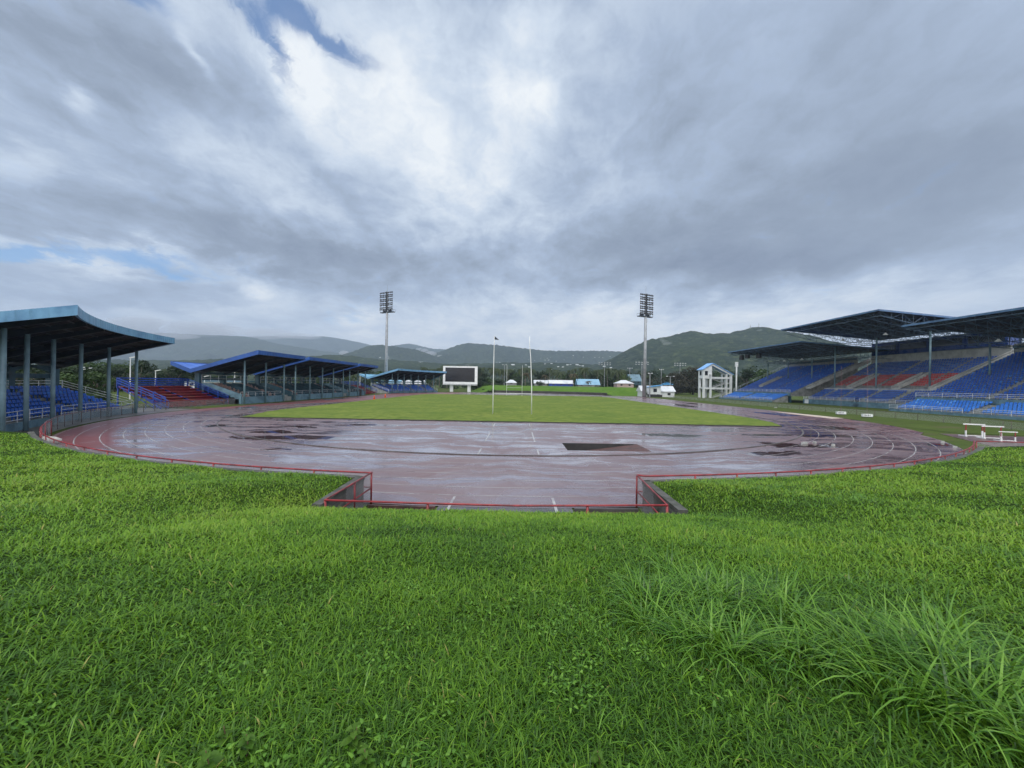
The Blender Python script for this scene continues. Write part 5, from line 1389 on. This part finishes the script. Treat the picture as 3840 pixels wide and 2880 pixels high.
for k in range(50):                                   # patches of broad low leaves between the blades
    cx = rg.uniform(-3.6, 1.2); cy = rg.uniform(1.0, 4.2); m = rg.integers(16, 46); X = cx + rg.normal(0, .1, m); Y = cy + rg.normal(0, .1, m)
    tuft.append(blades(np.stack([X, Y, vh(X, Y) + rg.uniform(.015, .06, m)], 1), rg.uniform(.018, .04, m), rg.uniform(.014, .024, m), rg.uniform(0, 6.283, m), rg.uniform(.9, 1.5, m), rg.uniform(.1, .5, m), 3, np.clip(rg.uniform(.25, .8, m), 0, 1)))
v, q, t, i = merge(tuft); o = np_mesh('tall_grass', v, q, t, TM, i); o['kind'] = 'stuff'

# broad-leaved weeds in the left foreground
WM = foliage('weed_leaf', [(.06, .15, .012), (.09, .19, .018), (.12, .22, .03)], 4, .4, .6)
wst = pbr('weed_stem', (.14, .09, .05), .7)
def weed(x, y, s, n, label, seed):
    r = random.Random(seed); z = bank_h(x, y); root = thing('weed_plant', (x, y, z), label, 'weed', 'broad leaved weeds in the foreground grass')
    obj('stem', MB().tube([(x, y, z - .02), (x + .01, y, z + .1 * s), (x + .02 * r.uniform(-1, 1), y, z + .2 * s)], .004, 5, r2=.002), wst, root)
    for k in range(n):
        a = 2.4 * k + r.uniform(-.3, .3); h = z + (.05 + .15 * k / n) * s; l = s * r.uniform(.05, .075) * (1.15 - .4 * k / n)
        d = Vector((math.cos(a), math.sin(a), .25)); sd = Vector((-d.y, d.x, 0)); b = Vector((x, y, h))
        pts = [b, b + d * l * .35 + sd * l * .42 + Vector((0, 0, .01)), b + d * l * .8 + sd * l * .4, b + d * l * 1.25 - Vector((0, 0, .012)), b + d * l * .8 - sd * l * .4, b + d * l * .35 - sd * l * .42 + Vector((0, 0, .01)), b + d * l * .6 - Vector((0, 0, .006))]
        obj('leaf', MB().add(pts, [(0, 1, 6), (1, 2, 6), (2, 3, 6), (3, 4, 6), (4, 5, 6), (5, 0, 6)]), WM, root, True)
for k, (px, py, s, n, lab) in enumerate(((800, 2790, 1.25, 7, 'broad leaved weed with the largest rounded leaves near the bottom edge'), (945, 2690, 1.0, 7, 'small leafed weed just above the largest leaved weed'), (1345, 2690, 1.1, 9, 'leafy weed clump near the bottom, right of the largest leaved weed'),
                                  (1390, 2770, .9, 8, 'short weed below the leafy clump at the bottom edge'), (860, 2640, .9, 6, 'weed with pointed leaves among the left foreground grass'), (2265, 2790, .8, 7, 'lone weed at the bottom, left of the tall grass tussock'))):
    dd = 1.62 * F / (py - hor(px)); weed((px - VX) / F * dd, dd, s * .6, n + 4, lab, 60 + k)

# ------------------------------------------------------------------ sky, light, air
SUN_EL, SUN_AZ = R(58), R(205)        # azimuth from +Y towards +X
w = bpy.data.worlds.new('World'); SC.world = w; w.use_nodes = True
t = NT(w.node_tree)
gen = t.n('ShaderNodeTexCoord').outputs['Generated']
nrm = t.n('ShaderNodeVectorMath', {0: gen}, operation='NORMALIZE').outputs[0]
sx = t.n('ShaderNodeSeparateXYZ', {0: nrm}).outputs
up = t.math('MAXIMUM', sx[2], 0.0)
uvx = t.math('DIVIDE', sx[0], t.math('MAXIMUM', sx[1], .12))
inv = t.math('DIVIDE', 1.0, t.math('ADD', up, .24))
cl = t.n('ShaderNodeCombineXYZ', {0: t.math('MULTIPLY', sx[0], inv), 1: t.math('MULTIPLY', sx[1], inv), 2: 0.0}).outputs[0]    # cloud deck seen from below
wrp = t.vm('MULTIPLY', t.vm('SUBTRACT', t.noise(cl, .9, 4, .55, out=1), (.5, .5, .5)), (1.0, 1.0, 0))
clw = t.vm('ADD', cl, t.vm('MULTIPLY', wrp, (.55, .55, 0)))
nA = t.noise(t.vm('MULTIPLY', clw, (1.25, .75, 1)), 1.2, 10, .6); nB = t.noise(t.vm('ADD', clw, (7.3, 2.1, 0)), 3.4, 9, .62); nC = t.noise(t.vm('MULTIPLY', clw, (1, .5, 1)), 2.2, 8, .6)
w2 = t.vm('ADD', cl, t.vm('MULTIPLY', t.vm('SUBTRACT', t.noise(cl, 3.0, 5, .6, out=1), (.5, .5, .5)), (.35, .35, 0)))
nD = t.noise(t.vm('MULTIPLY', w2, (1.3, .8, 1)), 7.5, 8, .62)          # wisps
fy = t.math('MAXIMUM', sx[1], .12)
uv = t.n('ShaderNodeCombineXYZ', {0: t.math('DIVIDE', sx[0], fy), 1: t.math('DIVIDE', sx[2], fy), 2: 0.0}).outputs[0]
uvw = t.vm('ADD', uv, t.vm('MULTIPLY', t.vm('SUBTRACT', t.noise(clw, 2.4, 8, .62, out=1), (.5, .5, .5)), (.34, .25, 0)))
uvs = t.vm('ADD', uv, t.vm('MULTIPLY', t.vm('SUBTRACT', t.noise(w2, 4.5, 8, .65, out=1), (.5, .5, .5)), (.24, .18, 0)))
def blobs(lst, vec):
    acc = None
    for (px, py, sx_, sy_, rot, amp) in lst:
        m = t.n('ShaderNodeMapping', {'Vector': vec, 'Location': ((px - VX) / F, (VY - py) / F, 0), 'Rotation': (0, 0, R(rot)), 'Scale': (sx_ / F, sy_ / F, 1e3)}, vector_type='TEXTURE').outputs[0]
        g = t.math('MULTIPLY', t.math('EXPONENT', t.math('MULTIPLY', t.vm('DOT_PRODUCT', m, m), -1.0)), amp)
        acc = g if acc is None else t.math('ADD', acc, g)
    return acc
lum = blobs([
    (480, 330, 600, 200, -16, -.26), (130, 130, 420, 230, -10, -.10), (620, 850, 800, 110, -10, -.32), (3050, 300, 900, 420, 8, -.16), (3150, 760, 900, 180, 12, -.29), (2850, 950, 750, 80, 4, -.26), (2150, 880, 420, 130, 14, -.05),
    (1450, 970, 500, 80, -4, -.15), (380, 1130, 480, 60, -5, -.20), (700, 1090, 200, 45, 0, -.12), (1050, 1000, 300, 70, -12, -.16), (3700, 600, 500, 300, 0, -.10), (1250, 1130, 300, 60, 0, -.03),
    (1620, 230, 420, 330, -30, .30), (1120, 290, 110, 220, 30, .44), (1640, 600, 400, 170, -20, .32), (960, 650, 480, 75, -22, .20), (1960, 370, 150, 110, 0, .34), (1930, 70, 150, 120, 0, .22), (1420, 330, 120, 160, 20, .12),
    (3400, 1120, 900, 80, 8, .26), (2250, 1230, 700, 120, 0, .16), (1900, 1330, 2600, 180, 0, .28), (2100, 1130, 500, 130, 0, .10), (960, 1110, 110, 50, -20, .32), (110, 560, 340, 130, -10, .18), (330, 955, 460, 36, -8, .36), (1345, 1250, 70, 40, -20, .26),
    (700, 200, 120, 24, -60, .30), (300, 370, 70, 34, -40, .28), (1750, 820, 260, 110, -20, .14), (800, 130, 300, 60, -30, .12)], uvw)
half = lambda x, k: t.math('MULTIPLY', t.math('SUBTRACT', x, .5), k)
tex = t.math('ADD', t.math('ADD', half(nA, .70), half(nB, .75)), t.math('ADD', half(nC, .40), half(nD, .52)))
tex = t.math('MULTIPLY', tex, t.mr(sx[2], .02, .3, .45, 1.05))       # thinner, hazier towards the horizon
tex = t.math('MULTIPLY', tex, t.mr(uvx, .15, .9, 1.0, .55))          # the rain cloud on the right is smoother
lum = t.math('ADD', t.math('ADD', lum, .535), tex)
cr = t.n('ShaderNodeValToRGB', {0: lum}); e = cr.color_ramp.elements
e[0].position, e[0].color = 0.0, (.20, .245, .34, 1)
e[1].position, e[1].color = 1.0, (.93, .97, 1.0, 1)
for p_, c_ in ((.25, (.28, .34, .44)), (.5, (.41, .50, .65)), (.75, (.65, .74, .86))): x_ = e.new(p_); x_.color = (*c_, 1)
cloud = cr.outputs[0]
gap = blobs([(1010, 40, 130, 64, -40, 1.05), (960, 140, 260, 46, -56, 1.2), (1240, 150, 170, 40, -30, 1.0), (480, 30, 170, 40, -25, .9), (1120, 30, 130, 50, -30, .9), (520, 1010, 330, 46, -8, 1.25), (60, 965, 170, 32, 0, 1.0), (1290, 1180, 90, 90, 0, .5), (200, -60, 300, 60, -10, .6)], uvs)
gapm = t.mr(t.math('ADD', gap, t.math('ADD', half(nB, 1.6), half(nD, 1.9))), .2, 1.2, 0, .85, True)
sky = t.n('ShaderNodeTexSky', sky_type='NISHITA'); sky.sun_disc = False; sky.sun_elevation = SUN_EL; sky.sun_rotation = SUN_AZ
sky.altitude = 10; sky.air_density = 1.0; sky.dust_density = .2; sky.ozone_density = 5.0
hs = t.n('ShaderNodeHueSaturation', {'Saturation': 1.2, 'Value': 1.0, 'Color': sky.outputs[0]})
bs = t.n('ShaderNodeBackground', {'Color': hs.outputs[0], 'Strength': .15})
# overhead clouds, out of view, are brightened to lift the light on the ground
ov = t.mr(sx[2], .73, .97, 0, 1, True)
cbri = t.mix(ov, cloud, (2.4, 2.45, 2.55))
cbri = t.mix(t.mr(sx[1], -.02, -.55, 0, 1, True), cbri, (1.7, 1.72, 1.78))     # unseen sky behind the camera is brightened to light surfaces that face it
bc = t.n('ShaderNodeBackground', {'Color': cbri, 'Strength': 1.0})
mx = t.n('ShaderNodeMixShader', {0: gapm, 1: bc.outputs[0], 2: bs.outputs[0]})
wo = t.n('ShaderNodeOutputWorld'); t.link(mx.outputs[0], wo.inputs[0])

sl = bpy.data.lights.new('sun', 'SUN'); sl.energy = 1.1; sl.angle = R(25); sl.color = (1, .96, .9)
so = bpy.data.objects.new('sun', sl); COL.objects.link(so)
sd = Vector((math.sin(SUN_AZ) * math.cos(SUN_EL), math.cos(SUN_AZ) * math.cos(SUN_EL), math.sin(SUN_EL)))
so.rotation_euler = sd.to_track_quat('Z', 'Y').to_euler(); so.location = (0, 0, 60)

hz = MB().box((0, 3250, 379), (17000, 6800, 760))
hm, t = new_mat('haze_air')
v = t.n('ShaderNodeVolumePrincipled', {'Color': (.64, .79, 1.0, 1), 'Density': 1.4e-4, 'Anisotropy': 0.0})
o_ = t.n('ShaderNodeOutputMaterial'); t.link(v.outputs[0], o_.inputs['Volume'])
ho = obj('haze', hz, hm, kind='stuff')

SC.view_settings.view_transform = 'Standard'; SC.view_settings.look = 'None'; SC.view_settings.exposure = 0; SC.view_settings.gamma = 1
SC.view_settings.use_curve_mapping = False
SC.cycles.use_denoising = True; SC.cycles.volume_bounces = 0; SC.cycles.max_bounces = 6; SC.cycles.transparent_max_bounces = 16
SC.cycles.diffuse_bounces = 3; SC.cycles.glossy_bounces = 3
